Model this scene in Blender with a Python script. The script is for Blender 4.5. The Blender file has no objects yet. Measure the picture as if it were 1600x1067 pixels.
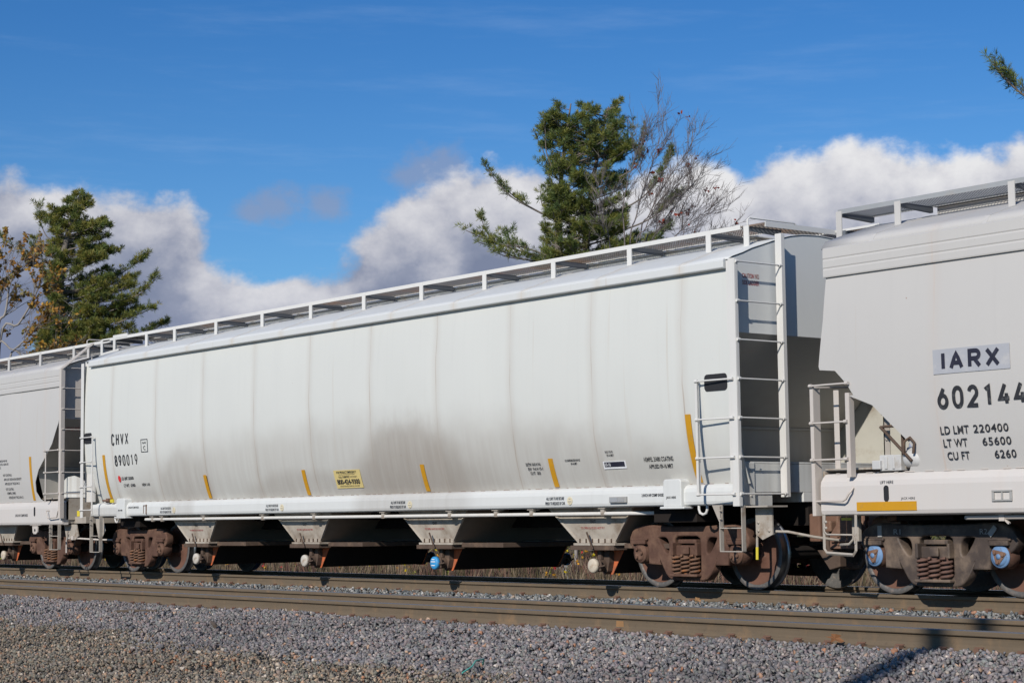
import bpy, bmesh, math, random
import numpy as np
from mathutils import Vector, Matrix
R = math.radians
scene = bpy.context.scene
col = scene.collection

# ------------------------------------------------------------------ camera
cd = bpy.data.cameras.new("camera"); cam = bpy.data.objects.new("camera", cd); col.objects.link(cam)
cd.sensor_width = 36.0; cd.lens = 66.73; cd.clip_start = 0.1; cd.clip_end = 6000
_fw = Vector((-0.779, 0.620, 0.0932)).normalized()
_r = _fw.cross(Vector((0, 0, 1))).normalized(); _u = _r.cross(_fw)
_roll = -0.01199
_rt = _r*math.cos(_roll) + _u*math.sin(_roll); _up = -_r*math.sin(_roll) + _u*math.cos(_roll)
cam.matrix_world = Matrix(((_rt.x, _up.x, -_fw.x, 17.912), (_rt.y, _up.y, -_fw.y, -18.269), (_rt.z, _up.z, -_fw.z, 0.924), (0, 0, 0, 1)))
scene.camera = cam

# ------------------------------------------------------------------ light
SUN_EL, SUN_AZ = 30.0, 114.0          # azimuth: direction the light travels, from +x
sd = bpy.data.lights.new("sun", 'SUN'); sd.energy = 4.3; sd.angle = R(0.53); sd.color = (1.0, 0.95, 0.88)
sun = bpy.data.objects.new("sun", sd); col.objects.link(sun)
_tr = Vector((math.cos(R(SUN_AZ))*math.cos(R(SUN_EL)), math.sin(R(SUN_AZ))*math.cos(R(SUN_EL)), -math.sin(R(SUN_EL))))
sun.rotation_euler = _tr.to_track_quat('-Z', 'Y').to_euler(); sun.location = (20, -40, 30)
scene.view_settings.view_transform = 'Standard'; scene.view_settings.look = 'None'
scene.view_settings.exposure = 0.0; scene.view_settings.gamma = 1.0; scene.view_settings.use_curve_mapping = False


class NT:
    """tiny node-tree writer"""
    def __init__(s, tree): s.t = tree; s.n = tree.nodes; s.l = tree.links
    def new(s, typ, **kw):
        nd = s.n.new(typ)
        for k, v in kw.items(): setattr(nd, k, v)
        return nd
    def put(s, sock, v):
        if isinstance(v, bpy.types.NodeSocket): s.l.new(v, sock)
        elif v is not None:
            if hasattr(sock.default_value, '__len__') and not hasattr(v, '__len__'): v = [v]*len(sock.default_value)
            if hasattr(sock.default_value, '__len__') and len(sock.default_value) == 4 and len(v) == 3: v = (*v, 1)
            sock.default_value = v
    def m(s, op, a, b=None, c=None, clamp=False):
        nd = s.new('ShaderNodeMath', operation=op, use_clamp=clamp)
        s.put(nd.inputs[0], a)
        if b is not None: s.put(nd.inputs[1], b)
        if c is not None: s.put(nd.inputs[2], c)
        return nd.outputs[0]
    def vm(s, op, a, b=None):
        nd = s.new('ShaderNodeVectorMath', operation=op); s.put(nd.inputs[0], a)
        if b is not None: s.put(nd.inputs[1], b)
        return nd.outputs[0]
    def xyz(s, v):
        nd = s.new('ShaderNodeSeparateXYZ'); s.put(nd.inputs[0], v); return nd.outputs
    def comb(s, x, y, z):
        nd = s.new('ShaderNodeCombineXYZ')
        for i, v in enumerate((x, y, z)): s.put(nd.inputs[i], v)
        return nd.outputs[0]
    def noise(s, vec, scale=5, detail=4, rough=0.5, col=False):
        nd = s.new('ShaderNodeTexNoise'); s.put(nd.inputs['Vector'], vec)
        nd.inputs['Scale'].default_value = scale; nd.inputs['Detail'].default_value = detail; nd.inputs['Roughness'].default_value = rough
        return nd.outputs['Color' if col else 'Fac']
    def step(s, v, lo, hi, o0=0.0, o1=1.0, smooth=True):
        nd = s.new('ShaderNodeMapRange'); nd.interpolation_type = 'SMOOTHSTEP' if smooth else 'LINEAR'
        s.put(nd.inputs[0], v)
        for i, q in enumerate((lo, hi, o0, o1)): s.put(nd.inputs[i+1], q)
        return nd.outputs[0]
    def mix(s, f, a, b, mode='MIX'):
        nd = s.new('ShaderNodeMix', data_type='RGBA', blend_type=mode, clamp_factor=True)
        s.put(nd.inputs[0], f); s.put(nd.inputs[6], a); s.put(nd.inputs[7], b)
        return nd.outputs[2]
    def ramp(s, f, stops):
        nd = s.new('ShaderNodeValToRGB'); s.put(nd.inputs[0], f)
        e = nd.color_ramp.elements
        while len(e) < len(stops): e.new(0.5)
        for i, (p, c) in enumerate(stops): e[i].position = p; e[i].color = (*c, 1)
        return nd.outputs[0]

# ------------------------------------------------------------------ sky
world = bpy.data.worlds.new("World"); scene.world = world; world.use_nodes = True
w = NT(world.node_tree); w.n.clear()
tc = w.new('ShaderNodeTexCoord'); dx, dy, dz = w.xyz(tc.outputs['Generated'])
sky = w.new('ShaderNodeTexSky', sky_type='NISHITA'); sky.sun_disc = False
sky.sun_elevation = R(SUN_EL); sky.sun_rotation = math.atan2(-_tr.x, -_tr.y)
sky.altitude = 200; sky.air_density = 1.0; sky.dust_density = 0.15; sky.ozone_density = 3.0
az = w.m('MULTIPLY', w.m('ARCTAN2', dx, dy), 57.2958)       # degrees from +y
el = w.m('MULTIPLY', w.m('ARCSINE', dz), 57.2958)
# cumulus banks: centre azimuth, elevation, half widths
BANKS = [(-68.5, 7.3, 5.5, 3.3), (-64.6, 7.4, 5.2, 2.9), (-61.3, 4.7, 5.0, 3.4), (-57.8, 4.7, 3.8, 2.9), (-53.7, 7.1, 3.3, 3.6), (-56.9, 4.9, 2.8, 3.0), (-51.4, 8.3, 3.3, 2.9),
         (-48.5, 7.5, 5.0, 2.9), (-45.5, 8.6, 4.6, 2.5), (-42.4, 8.5, 4.0, 3.1), (-38.2, 8.0, 4.2, 3.0), (-34.6, 8.2, 5.0, 3.2),
         (-28, 8, 6, 4), (-76, 7, 6, 3.5), (-20, 7, 7, 3), (-85, 7, 6, 3),
         (-58, 1.5, 40, 4.6), (60, 6, 30, 4), (-140, 6, 25, 4)]
def density(a, e):
    env = None
    for (a0, e0, ra, re) in BANKS:
        u_ = w.m('MULTIPLY', w.m('SUBTRACT', a, a0), 1/ra); v_ = w.m('MULTIPLY', w.m('SUBTRACT', e, e0), 1/re)
        q = w.m('SUBTRACT', 1.0, w.m('SQRT', w.m('ADD', w.m('MULTIPLY', u_, u_), w.m('MULTIPLY', v_, v_))))
        q = w.m('MULTIPLY', q, min(re, 2.2)/2.2)
        env = q if env is None else w.m('SMOOTH_MAX', env, q, 0.08)
    p_ = w.comb(a, w.m('MULTIPLY', e, 1.25), 3.7)
    n1 = w.noise(p_, 0.42, 9, 0.56)
    n2 = w.noise(p_, 0.13, 2, 0.5)
    return w.m('ADD', w.m('ADD', env, w.m('MULTIPLY', w.m('SUBTRACT', n1, 0.5), 1.15)), w.m('MULTIPLY', w.m('SUBTRACT', n2, 0.5), 0.35)), n1
d0, nz0 = density(az, el)
d1, nz1 = density(w.m('ADD', az, 0.35), w.m('ADD', el, 0.85))
mask = w.step(d0, 0.02, 0.27)
lit = w.m('ADD', w.m('MULTIPLY', w.m('SUBTRACT', d0, d1), 1.25), 0.36)
lit = w.m('SUBTRACT', lit, w.m('MULTIPLY', w.step(d0, 0.25, 1.0), 0.30))
lit = w.m('ADD', lit, w.m('ADD', w.step(az, -62, -55, -0.17, 0.02), w.step(az, -52, -44, 0.0, 0.12)))
ccol = w.ramp(lit, [(0.0, (.25, .295, .43)), (0.28, (.36, .40, .53)), (0.55, (.64, .655, .74)), (0.85, (.90, .90, .94)), (1.0, (1.0, 1.0, 1.02))])
low = w.step(el, 1.0, 8.5)
ccol = w.mix(low, w.mix(0.55, ccol, (.30, .36, .56)), ccol)
scr = None
for (a0, e0, ra, re) in [(-53.8, 10.55, 1.5, .95), (-54.6, 10.3, 1.0, .6), (-58.6, 9.5, 1.2, .75), (-57.0, 9.5, .95, .7), (-59.3, 9.3, .9, .5)]:
    u_ = w.m('MULTIPLY', w.m('SUBTRACT', az, a0), 1/ra); v_ = w.m('MULTIPLY', w.m('SUBTRACT', el, e0), 1/re)
    q = w.m('SUBTRACT', 1.0, w.m('SQRT', w.m('ADD', w.m('MULTIPLY', u_, u_), w.m('MULTIPLY', v_, v_))))
    scr = q if scr is None else w.m('SMOOTH_MAX', scr, q, 0.1)
scr = w.m('ADD', scr, w.m('MULTIPLY', w.m('SUBTRACT', w.noise(w.comb(az, w.m('MULTIPLY', el, 1.3), 9.0), 1.1, 8, 0.6), 0.5), 1.3))
scr = w.m('MULTIPLY', w.step(scr, 0.0, 0.75), 0.62)
cir = w.noise(w.comb(w.m('MULTIPLY', az, 0.16), w.m('MULTIPLY', w.m('ADD', el, w.m('MULTIPLY', az, 0.02)), 1.3), 0.0), 0.8, 6, 0.62)
cirm = w.m('MULTIPLY', w.step(cir, 0.48, 0.80), w.step(el, 8.0, 13.0, 0.24, 0.13))
tint = w.mix(w.step(el, 6.0, 17.0), (.34, .58, .80), (.20, .485, .78))
skyc = w.mix(1.0, sky.outputs[0], tint, 'MULTIPLY')
b1 = w.new('ShaderNodeBackground'); w.put(b1.inputs[0], skyc); b1.inputs[1].default_value = 0.12
b2 = w.new('ShaderNodeBackground'); w.put(b2.inputs[0], ccol); b2.inputs[1].default_value = 0.80
b3 = w.new('ShaderNodeBackground'); w.put(b3.inputs[0], (.42, .56, .80)); b3.inputs[1].default_value = 1.0
mA = w.new('ShaderNodeMixShader'); w.put(mA.inputs[0], cirm); w.l.new(b1.outputs[0], mA.inputs[1]); w.l.new(b3.outputs[0], mA.inputs[2])
b4 = w.new('ShaderNodeBackground'); w.put(b4.inputs[0], (.30, .35, .50)); b4.inputs[1].default_value = 0.92
mC = w.new('ShaderNodeMixShader'); w.put(mC.inputs[0], scr); w.l.new(mA.outputs[0], mC.inputs[1]); w.l.new(b4.outputs[0], mC.inputs[2])
mA = mC
mB = w.new('ShaderNodeMixShader'); w.put(mB.inputs[0], mask); w.l.new(mA.outputs[0], mB.inputs[1]); w.l.new(b2.outputs[0], mB.inputs[2])
wo = w.new('ShaderNodeOutputWorld'); w.l.new(mB.outputs[0], wo.inputs[0])

# ------------------------------------------------------------------ materials
def material(name):
    m = bpy.data.materials.new(name); m.use_nodes = True
    t = NT(m.node_tree); bs = t.n['Principled BSDF']
    t.bs = bs; t.tc = t.new('ShaderNodeTexCoord'); t.o = t.tc.outputs['Object']
    def base(c): t.put(bs.inputs['Base Color'], c)
    def rough(c): t.put(bs.inputs['Roughness'], c)
    def bump(h, strength=0.3, dist=0.02):
        b = t.new('ShaderNodeBump'); b.inputs['Strength'].default_value = strength; b.inputs['Distance'].default_value = dist
        t.put(b.inputs['Height'], h); t.l.new(b.outputs[0], bs.inputs['Normal'])
    t.base, t.rough, t.bump = base, rough, bump
    return m, t
MAT = {}
def plain(name, c, rough=0.6, var=0.15, scale=6, metal=0.0, bump=0.0, dirt=None, dscale=3.0, damt=(0.5, 0.75), spec=0.5):
    m, t = material(name)
    n = t.noise(t.o, scale, 5, 0.6)
    cc = t.mix(n, tuple(v*(1-var) for v in c), tuple(v*(1+var) for v in c))
    if dirt is not None: cc = t.mix(t.step(t.noise(t.o, dscale, 6, 0.65), *damt), cc, dirt)
    t.base(cc); t.rough(rough); t.bs.inputs['Metallic'].default_value = metal
    t.bs.inputs['Specular IOR Level'].default_value = spec
    if bump: t.bump(n, bump, 0.01)
    MAT[name] = m; return m

def carpaint(name, c, grime=(), streak=0.05, seam=None, seamcol=(.47, .40, .33), rust=0.02, dirt_shade_bottom=0.45, warm=(.50, .47, .43)):
    """aged white car paint: vertical streaks, road dust towards the sill (on car ends painted-in shade), weld streaks, patches of soot (x, z, rx, rz, amount) in car metres"""
    m, t = material(name)
    x, y, z = t.xyz(t.o)
    big = t.noise(t.o, 0.5, 4, 0.55)
    st = t.noise(t.comb(t.m('MULTIPLY', x, 9.0), t.m('MULTIPLY', y, 3.0), t.m('MULTIPLY', z, 0.35)), 1.0, 5, 0.6)
    fine = t.noise(t.o, 22, 5, 0.6)
    cc = t.mix(big, tuple(v*0.955 for v in c), tuple(min(v*1.035, .86) for v in c))
    cc = t.mix(t.m('MULTIPLY', t.step(st, 0.5, 0.85), streak*4), cc, tuple(v*0.78 for v in c))
    bot = t.m('MULTIPLY', t.step(z, 3.0, 1.2), t.step(t.m('ADD', t.m('MULTIPLY', st, 0.6), t.m('MULTIPLY', big, 0.5)), 0.35, 0.8))
    cc = t.mix(t.m('MULTIPLY', bot, dirt_shade_bottom), cc, warm)
    if seam:
        sp, off, wd = seam
        wob = t.m('MULTIPLY', t.m('SUBTRACT', t.noise(t.comb(x, y, t.m('MULTIPLY', z, 1.0)), 1.3, 3), 0.5), 0.10)
        fx = t.m('ABSOLUTE', t.m('SUBTRACT', t.m('FRACT', t.m('ADD', t.m('DIVIDE', t.m('ADD', x, wob), sp), off)), 0.5))
        s1 = t.step(t.m('MULTIPLY', fx, sp), wd, wd*0.2)
        halo = t.m('MULTIPLY', t.step(t.m('MULTIPLY', fx, sp), 0.15, 0.0), 0.17)
        amt = t.m('MULTIPLY', s1, t.step(t.noise(t.comb(t.m('MULTIPLY', x, 2.0), 0.0, t.m('MULTIPLY', z, 0.8)), 1.2, 4), 0.30, 0.75, 0.25, 0.95))
        amt = t.m('MULTIPLY', amt, t.step(z, 4.0, 1.5, 0.55, 1.0))
        cc = t.mix(t.m('MAXIMUM', amt, halo), cc, seamcol)
    for (gx, gz, rx, rz, a) in grime:
        u_ = t.m('DIVIDE', t.m('SUBTRACT', x, gx), rx); v_ = t.m('DIVIDE', t.m('SUBTRACT', z, gz), rz)
        q = t.m('SQRT', t.m('ADD', t.m('MULTIPLY', u_, u_), t.m('MULTIPLY', v_, v_)))
        q = t.m('ADD', q, t.m('MULTIPLY', t.m('SUBTRACT', st, 0.5), 0.22)); q = t.m('ADD', q, t.m('MULTIPLY', t.m('SUBTRACT', t.noise(t.o, 1.3, 6, 0.6), 0.5), 0.35))
        g = t.m('MULTIPLY', t.step(q, 1.02, 0.68), a)
        g = t.m('MULTIPLY', g, t.step(st, 0.2, 0.7, 0.70, 1.0))
        cc = t.mix(g, cc, (.300, .262, .222))
    run = t.noise(t.comb(t.m('MULTIPLY', x, 11.0), t.m('MULTIPLY', y, 2.0), t.m('MULTIPLY', z, 0.22)), 1.0, 3, 0.5)
    cc = t.mix(t.m('MULTIPLY', t.step(run, 0.66, 0.74), t.step(z, 1.3, 4.0, 0.05, 0.26)), cc, (.40, .30, .20))
    rs = t.m('MULTIPLY', t.step(fine, 0.70, 0.78), t.step(t.noise(t.o, 1.1, 3), 0.50, 0.62))
    cc = t.mix(t.m('MULTIPLY', rs, 0.75), cc, (.24, .10, .045))
    t.base(cc); t.rough(t.m('ADD', t.m('MULTIPLY', fine, 0.2), 0.42)); t.bs.inputs['Specular IOR Level'].default_value = 0.35
    h = t.m('ADD', t.m('MULTIPLY', t.noise(t.comb(t.m('MULTIPLY', x, 1.0), 0.0, t.m('MULTIPLY', z, 0.25)), 0.9, 2, 0.4), 1.0), t.m('MULTIPLY', fine, 0.02))
    t.bump(h, 0.35, 0.05)
    MAT[name] = m; return m

XC = -7.558
carpaint('white_body', (.595, .596, .555), grime=((1.95, 1.42, 1.62, 1.18, .66), (2.1, 1.2, 2.6, 1.0, .28), (-5.05, 1.30, 1.10, 1.10, .34), (-1.2, 1.2, 2.2, .65, .35), (-6.9, 1.2, 1.0, .5, .25), (.3, .9, 10.5, 1.85, .36), (5.5, .9, 3.6, 1.5, .16)),
         seam=(1.755, 0.91, 0.019), seamcol=(.37, .295, .235))
carpaint('white_roof', (.60, .605, .585), streak=0.03, seam=(1.6, 0.45, 0.022), seamcol=(.50, .36, .20), dirt_shade_bottom=0)
carpaint('white_sill', (.61, .612, .585), grime=((1.9, 1.18, 1.75, .5, .38), (-5.2, 1.18, .55, .4, .30), (-8.2, 1.1, 1.0, .2, .3)), streak=0.08, dirt_shade_bottom=0.10)
carpaint('white_trim', (.62, .605, .57), streak=0.08, dirt_shade_bottom=0.30, warm=(.52, .44, .36))
carpaint('grey_end', (.62, .625, .60), streak=0.05, dirt_shade_bottom=0.9, warm=(.30, .265, .225))  # strong darkening low down paints in the shade below the end bend
carpaint('slope_grime', (.36, .345, .315), streak=0.10, dirt_shade_bottom=0.8, warm=(.24, .205, .17))  # darker copy of the end paint: shade under the slope sheet put into colour
carpaint('warm_body', (.495, .476, .448), seam=(3.05, 0.83, 0.022), streak=0.05, grime=((-6.5, .9, 5, .35, .15),), seamcol=(.50, .42, .36))
carpaint('warm_sill', (.55, .52, .485), streak=0.05, dirt_shade_bottom=0.28, warm=(.60, .50, .43))
carpaint('warm_trim', (.52, .475, .43), streak=0.08, dirt_shade_bottom=0.4, warm=(.52, .42, .34))
plain('beige_metal', (.36, .32, .27), 0.7, 0.2, 5, dirt=(.20, .14, .09), dscale=4, damt=(.5, .72))
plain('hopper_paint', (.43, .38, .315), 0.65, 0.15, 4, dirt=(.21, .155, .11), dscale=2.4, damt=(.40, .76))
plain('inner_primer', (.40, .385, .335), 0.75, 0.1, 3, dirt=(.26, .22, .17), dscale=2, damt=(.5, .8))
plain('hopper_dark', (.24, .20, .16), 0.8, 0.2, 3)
plain('truck_rust', (.098, .053, .038), 0.85, 0.42, 9, bump=0.7, dirt=(.175, .102, .068), dscale=3.2, damt=(.44, .72), spec=0.2)
plain('truck_black', (.064, .048, .040), 0.6, 0.35, 7, bump=0.4, dirt=(.185, .135, .098), dscale=2.4, damt=(.42, .66), spec=0.35)
plain('spring_rust', (.15, .085, .055), 0.8, 0.3, 12, dirt=(.33, .12, .035), dscale=4, damt=(.5, .68), spec=0.2)
plain('spring_brown', (.13, .075, .058), 0.8, 0.3, 12, dirt=(.2, .11, .08), dscale=4, damt=(.5, .68), spec=0.2)
plain('wheel_plate', (.140, .072, .051), 0.9, 0.25, 8, dirt=(.20, .145, .115), dscale=14, damt=(.62, .75), spec=0.15)
plain('wheel_rim', (.095, .090, .085), 0.6, 0.4, 26, dirt=(.17, .14, .12), dscale=20, damt=(.5, .7))
plain('wheel_tread', (.30, .30, .30), 0.33, 0.15, 6, metal=1.0)
plain('under_black', (.022, .018, .016), 0.9, 0.3, 4, spec=0.1)
plain('under_brown', (.095, .066, .050), 0.9, 0.35, 5, dirt=(.19, .125, .085), dscale=4, spec=0.15)
plain('rust_brown', (.16, .085, .055), 0.85, 0.3, 8, dirt=(.24, .15, .10), dscale=5)
plain('gate_orange', (.50, .12, .04), 0.75, 0.25, 9, dirt=(.20, .10, .06), dscale=5)
plain('cap_cream', (.52, .45, .35), 0.7, 0.1, 8, dirt=(.35, .25, .16), dscale=9, damt=(.5, .7))
plain('cap_white', (.50, .46, .40), 0.7, 0.1, 10, dirt=(.30, .22, .15), dscale=11, damt=(.48, .66))
plain('cap_blue', (.035, .27, .55), 0.55, 0.12, 8, dirt=(.12, .20, .30), dscale=14, damt=(.55, .75))
plain('bearing_blue', (.13, .235, .40), 0.65, 0.2, 14, dirt=(.13, .12, .13), dscale=16, damt=(.52, .7))
plain('stripe_yellow', (.53, .26, .008), 0.5, 0.1, 5, dirt=(.36, .20, .045), dscale=10, damt=(.5, .8))
plain('tag_yellow', (.62, .50, .04), 0.5, 0.1, 5)
plain('placard_yellow', (.62, .49, .20), 0.5, 0.05, 5)
plain('lettering_black', (.022, .022, .025), 0.6, 0.2, 6, dirt=(.17, .17, .165), dscale=11, damt=(.52, .80))
plain('lettering_navy', (.016, .016, .030), 0.6, 0.2, 6, dirt=(.07, .07, .09), dscale=9, damt=(.52, .80))
plain('lettering_red', (.36, .05, .05), 0.6, 0.2, 6, dirt=(.33, .22, .18), dscale=12, damt=(.42, .7))
plain('dot_red', (.62, .03, .03), 0.5, 0.1, 6)
plain('panel_grey', (.37, .375, .395), 0.6, 0.08, 3, dirt=(.45, .44, .43), dscale=5, damt=(.52, .75))
plain('label_cream', (.64, .56, .38), 0.6, 0.1, 30)
plain('label_white', (.70, .70, .70), 0.6, 0.05, 6)
plain('tag_grey', (.33, .32, .30), 0.6, 0.1, 8)
plain('black_hole', (.015, .015, .017), 0.8, 0.1, 4)
plain('galvanised', (.30, .31, .315), 0.55, 0.15, 4, metal=0.0, dirt=(.30, .27, .24), dscale=2)
plain('grating_steel', (.15, .14, .13), 0.7, 0.25, 3, dirt=(.22, .13, .08), dscale=1.2, damt=(.45, .75))
plain('grating_dark', (.12, .13, .145), 0.6, 0.15, 3)
plain('valve_grey', (.50, .49, .47), 0.6, 0.1, 6, dirt=(.3, .25, .2))
plain('bark_pine', (.16, .135, .115), 0.95, 0.35, 6)
plain('bark_grey', (.27, .245, .22), 0.95, 0.3, 7)
plain('twig_grey', (.165, .14, .13), 0.95, 0.3, 3)
plain('pole_wood', (.20, .15, .11), 0.9, 0.3, 8)
plain('dead_wood', (.09, .065, .045), 0.95, 0.4, 20)
plain('twine_green', (.10, .42, .33), 0.6, 0.1, 8)
plain('box_grey', (.42, .43, .45), 0.8, 0.15, 6, dirt=(.25, .24, .23), dscale=5)
plain('leaf_brown', (.20, .085, .03), 0.85, 0.3, 12)
plain('marker_red', (.50, .02, .03), 0.5, 0.1, 5)
plain('paint_orange', (.27, .145, .06), 0.8, 0.2, 6)

def attr_mat(name, rough=0.8, mul=1.0, trans=0.0, noise=0.0, spec=0.2):
    m, t = material(name)
    a = t.new('ShaderNodeAttribute'); a.attribute_name = 'tone'
    c = a.outputs['Color']
    if noise: c = t.mix(t.step(t.noise(t.o, 45, 4, 0.65), 0.3, 0.75), t.mix(1.0, c, (1-noise,)*3, 'MULTIPLY'), t.mix(1.0, c, (1+noise,)*3, 'MULTIPLY'))
    t.base(c); t.rough(rough); t.bs.inputs['Specular IOR Level'].default_value = spec
    if trans:
        tr_ = t.new('ShaderNodeBsdfTranslucent'); t.put(tr_.inputs[0], c)
        mx = t.new('ShaderNodeMixShader'); mx.inputs[0].default_value = trans
        out = t.n['Material Output']; t.l.new(t.bs.outputs[0], mx.inputs[1]); t.l.new(tr_.outputs[0], mx.inputs[2]); t.l.new(mx.outputs[0], out.inputs[0])
    MAT[name] = m; return m
attr_mat('stone', 0.85, noise=0.22)
attr_mat('foliage', 0.55, trans=0.40, spec=0.35)
attr_mat('weed', 0.9, trans=0.2)

def rail_mats():
    m, t = material('rail_rust'); x, y, z = t.xyz(t.o)
    s1 = t.noise(t.comb(t.m('MULTIPLY', x, 0.5), y, t.m('MULTIPLY', z, 8.0)), 3, 5, 0.6)
    s2 = t.noise(t.comb(t.m('MULTIPLY', x, 2.2), y, t.m('MULTIPLY', z, 2)), 1.4, 6, 0.65)
    c = t.mix(s1, (.110, .082, .055), (.165, .126, .085)); c = t.mix(t.step(s2, .50, .78), c, (.215, .140, .080)); c = t.mix(t.step(t.noise(t.o, 30, 4), .60, .75, 0, .35), c, (.08, .06, .045))
    t.base(c); t.rough(.85); t.bs.inputs['Specular IOR Level'].default_value = .2; t.bump(s2, .2, .004); MAT['rail_rust'] = m
    m, t = material('rail_polish'); t.base((.33, .34, .36)); t.bs.inputs['Metallic'].default_value = 1.0; t.rough(t.m('ADD', t.m('MULTIPLY', t.noise(t.o, 8, 3), .10), .10)); MAT['rail_polish'] = m
    m, t = material('rail_worn'); t.base((.16, .165, .18)); t.bs.inputs['Metallic'].default_value = .5
    t.rough(t.m('ADD', t.m('MULTIPLY', t.noise(t.o, 8, 3), .2), .40)); MAT['rail_worn'] = m
    m, t = material('gravel_bed'); x, y, z = t.xyz(t.o)
    n1 = t.noise(t.o, 30, 6, .7); n2 = t.noise(t.o, .7, 4)
    c = t.mix(t.step(n1, .35, .68), (.05, .048, .046), (.27, .255, .245)); c = t.mix(t.m('MULTIPLY', t.step(t.m('ADD', t.m('MULTIPLY', n2, 2.0), y), -7.6, -8.6), .55), c, (.20, .17, .125)); t.base(c); t.rough(.95); t.bump(n1, 1.0, .05); MAT['gravel_bed'] = m
    m, t = material('dirt'); n1 = t.noise(t.o, 1.2, 7, .65); n2 = t.noise(t.o, 14, 5, .7)
    c = t.mix(n1, (.085, .070, .045), (.15, .12, .075)); c = t.mix(t.step(n2, .45, .7), c, (.20, .165, .10)); t.base(c); t.rough(.95); t.bump(n2, .6, .05); MAT['dirt'] = m
rail_mats()

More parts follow.
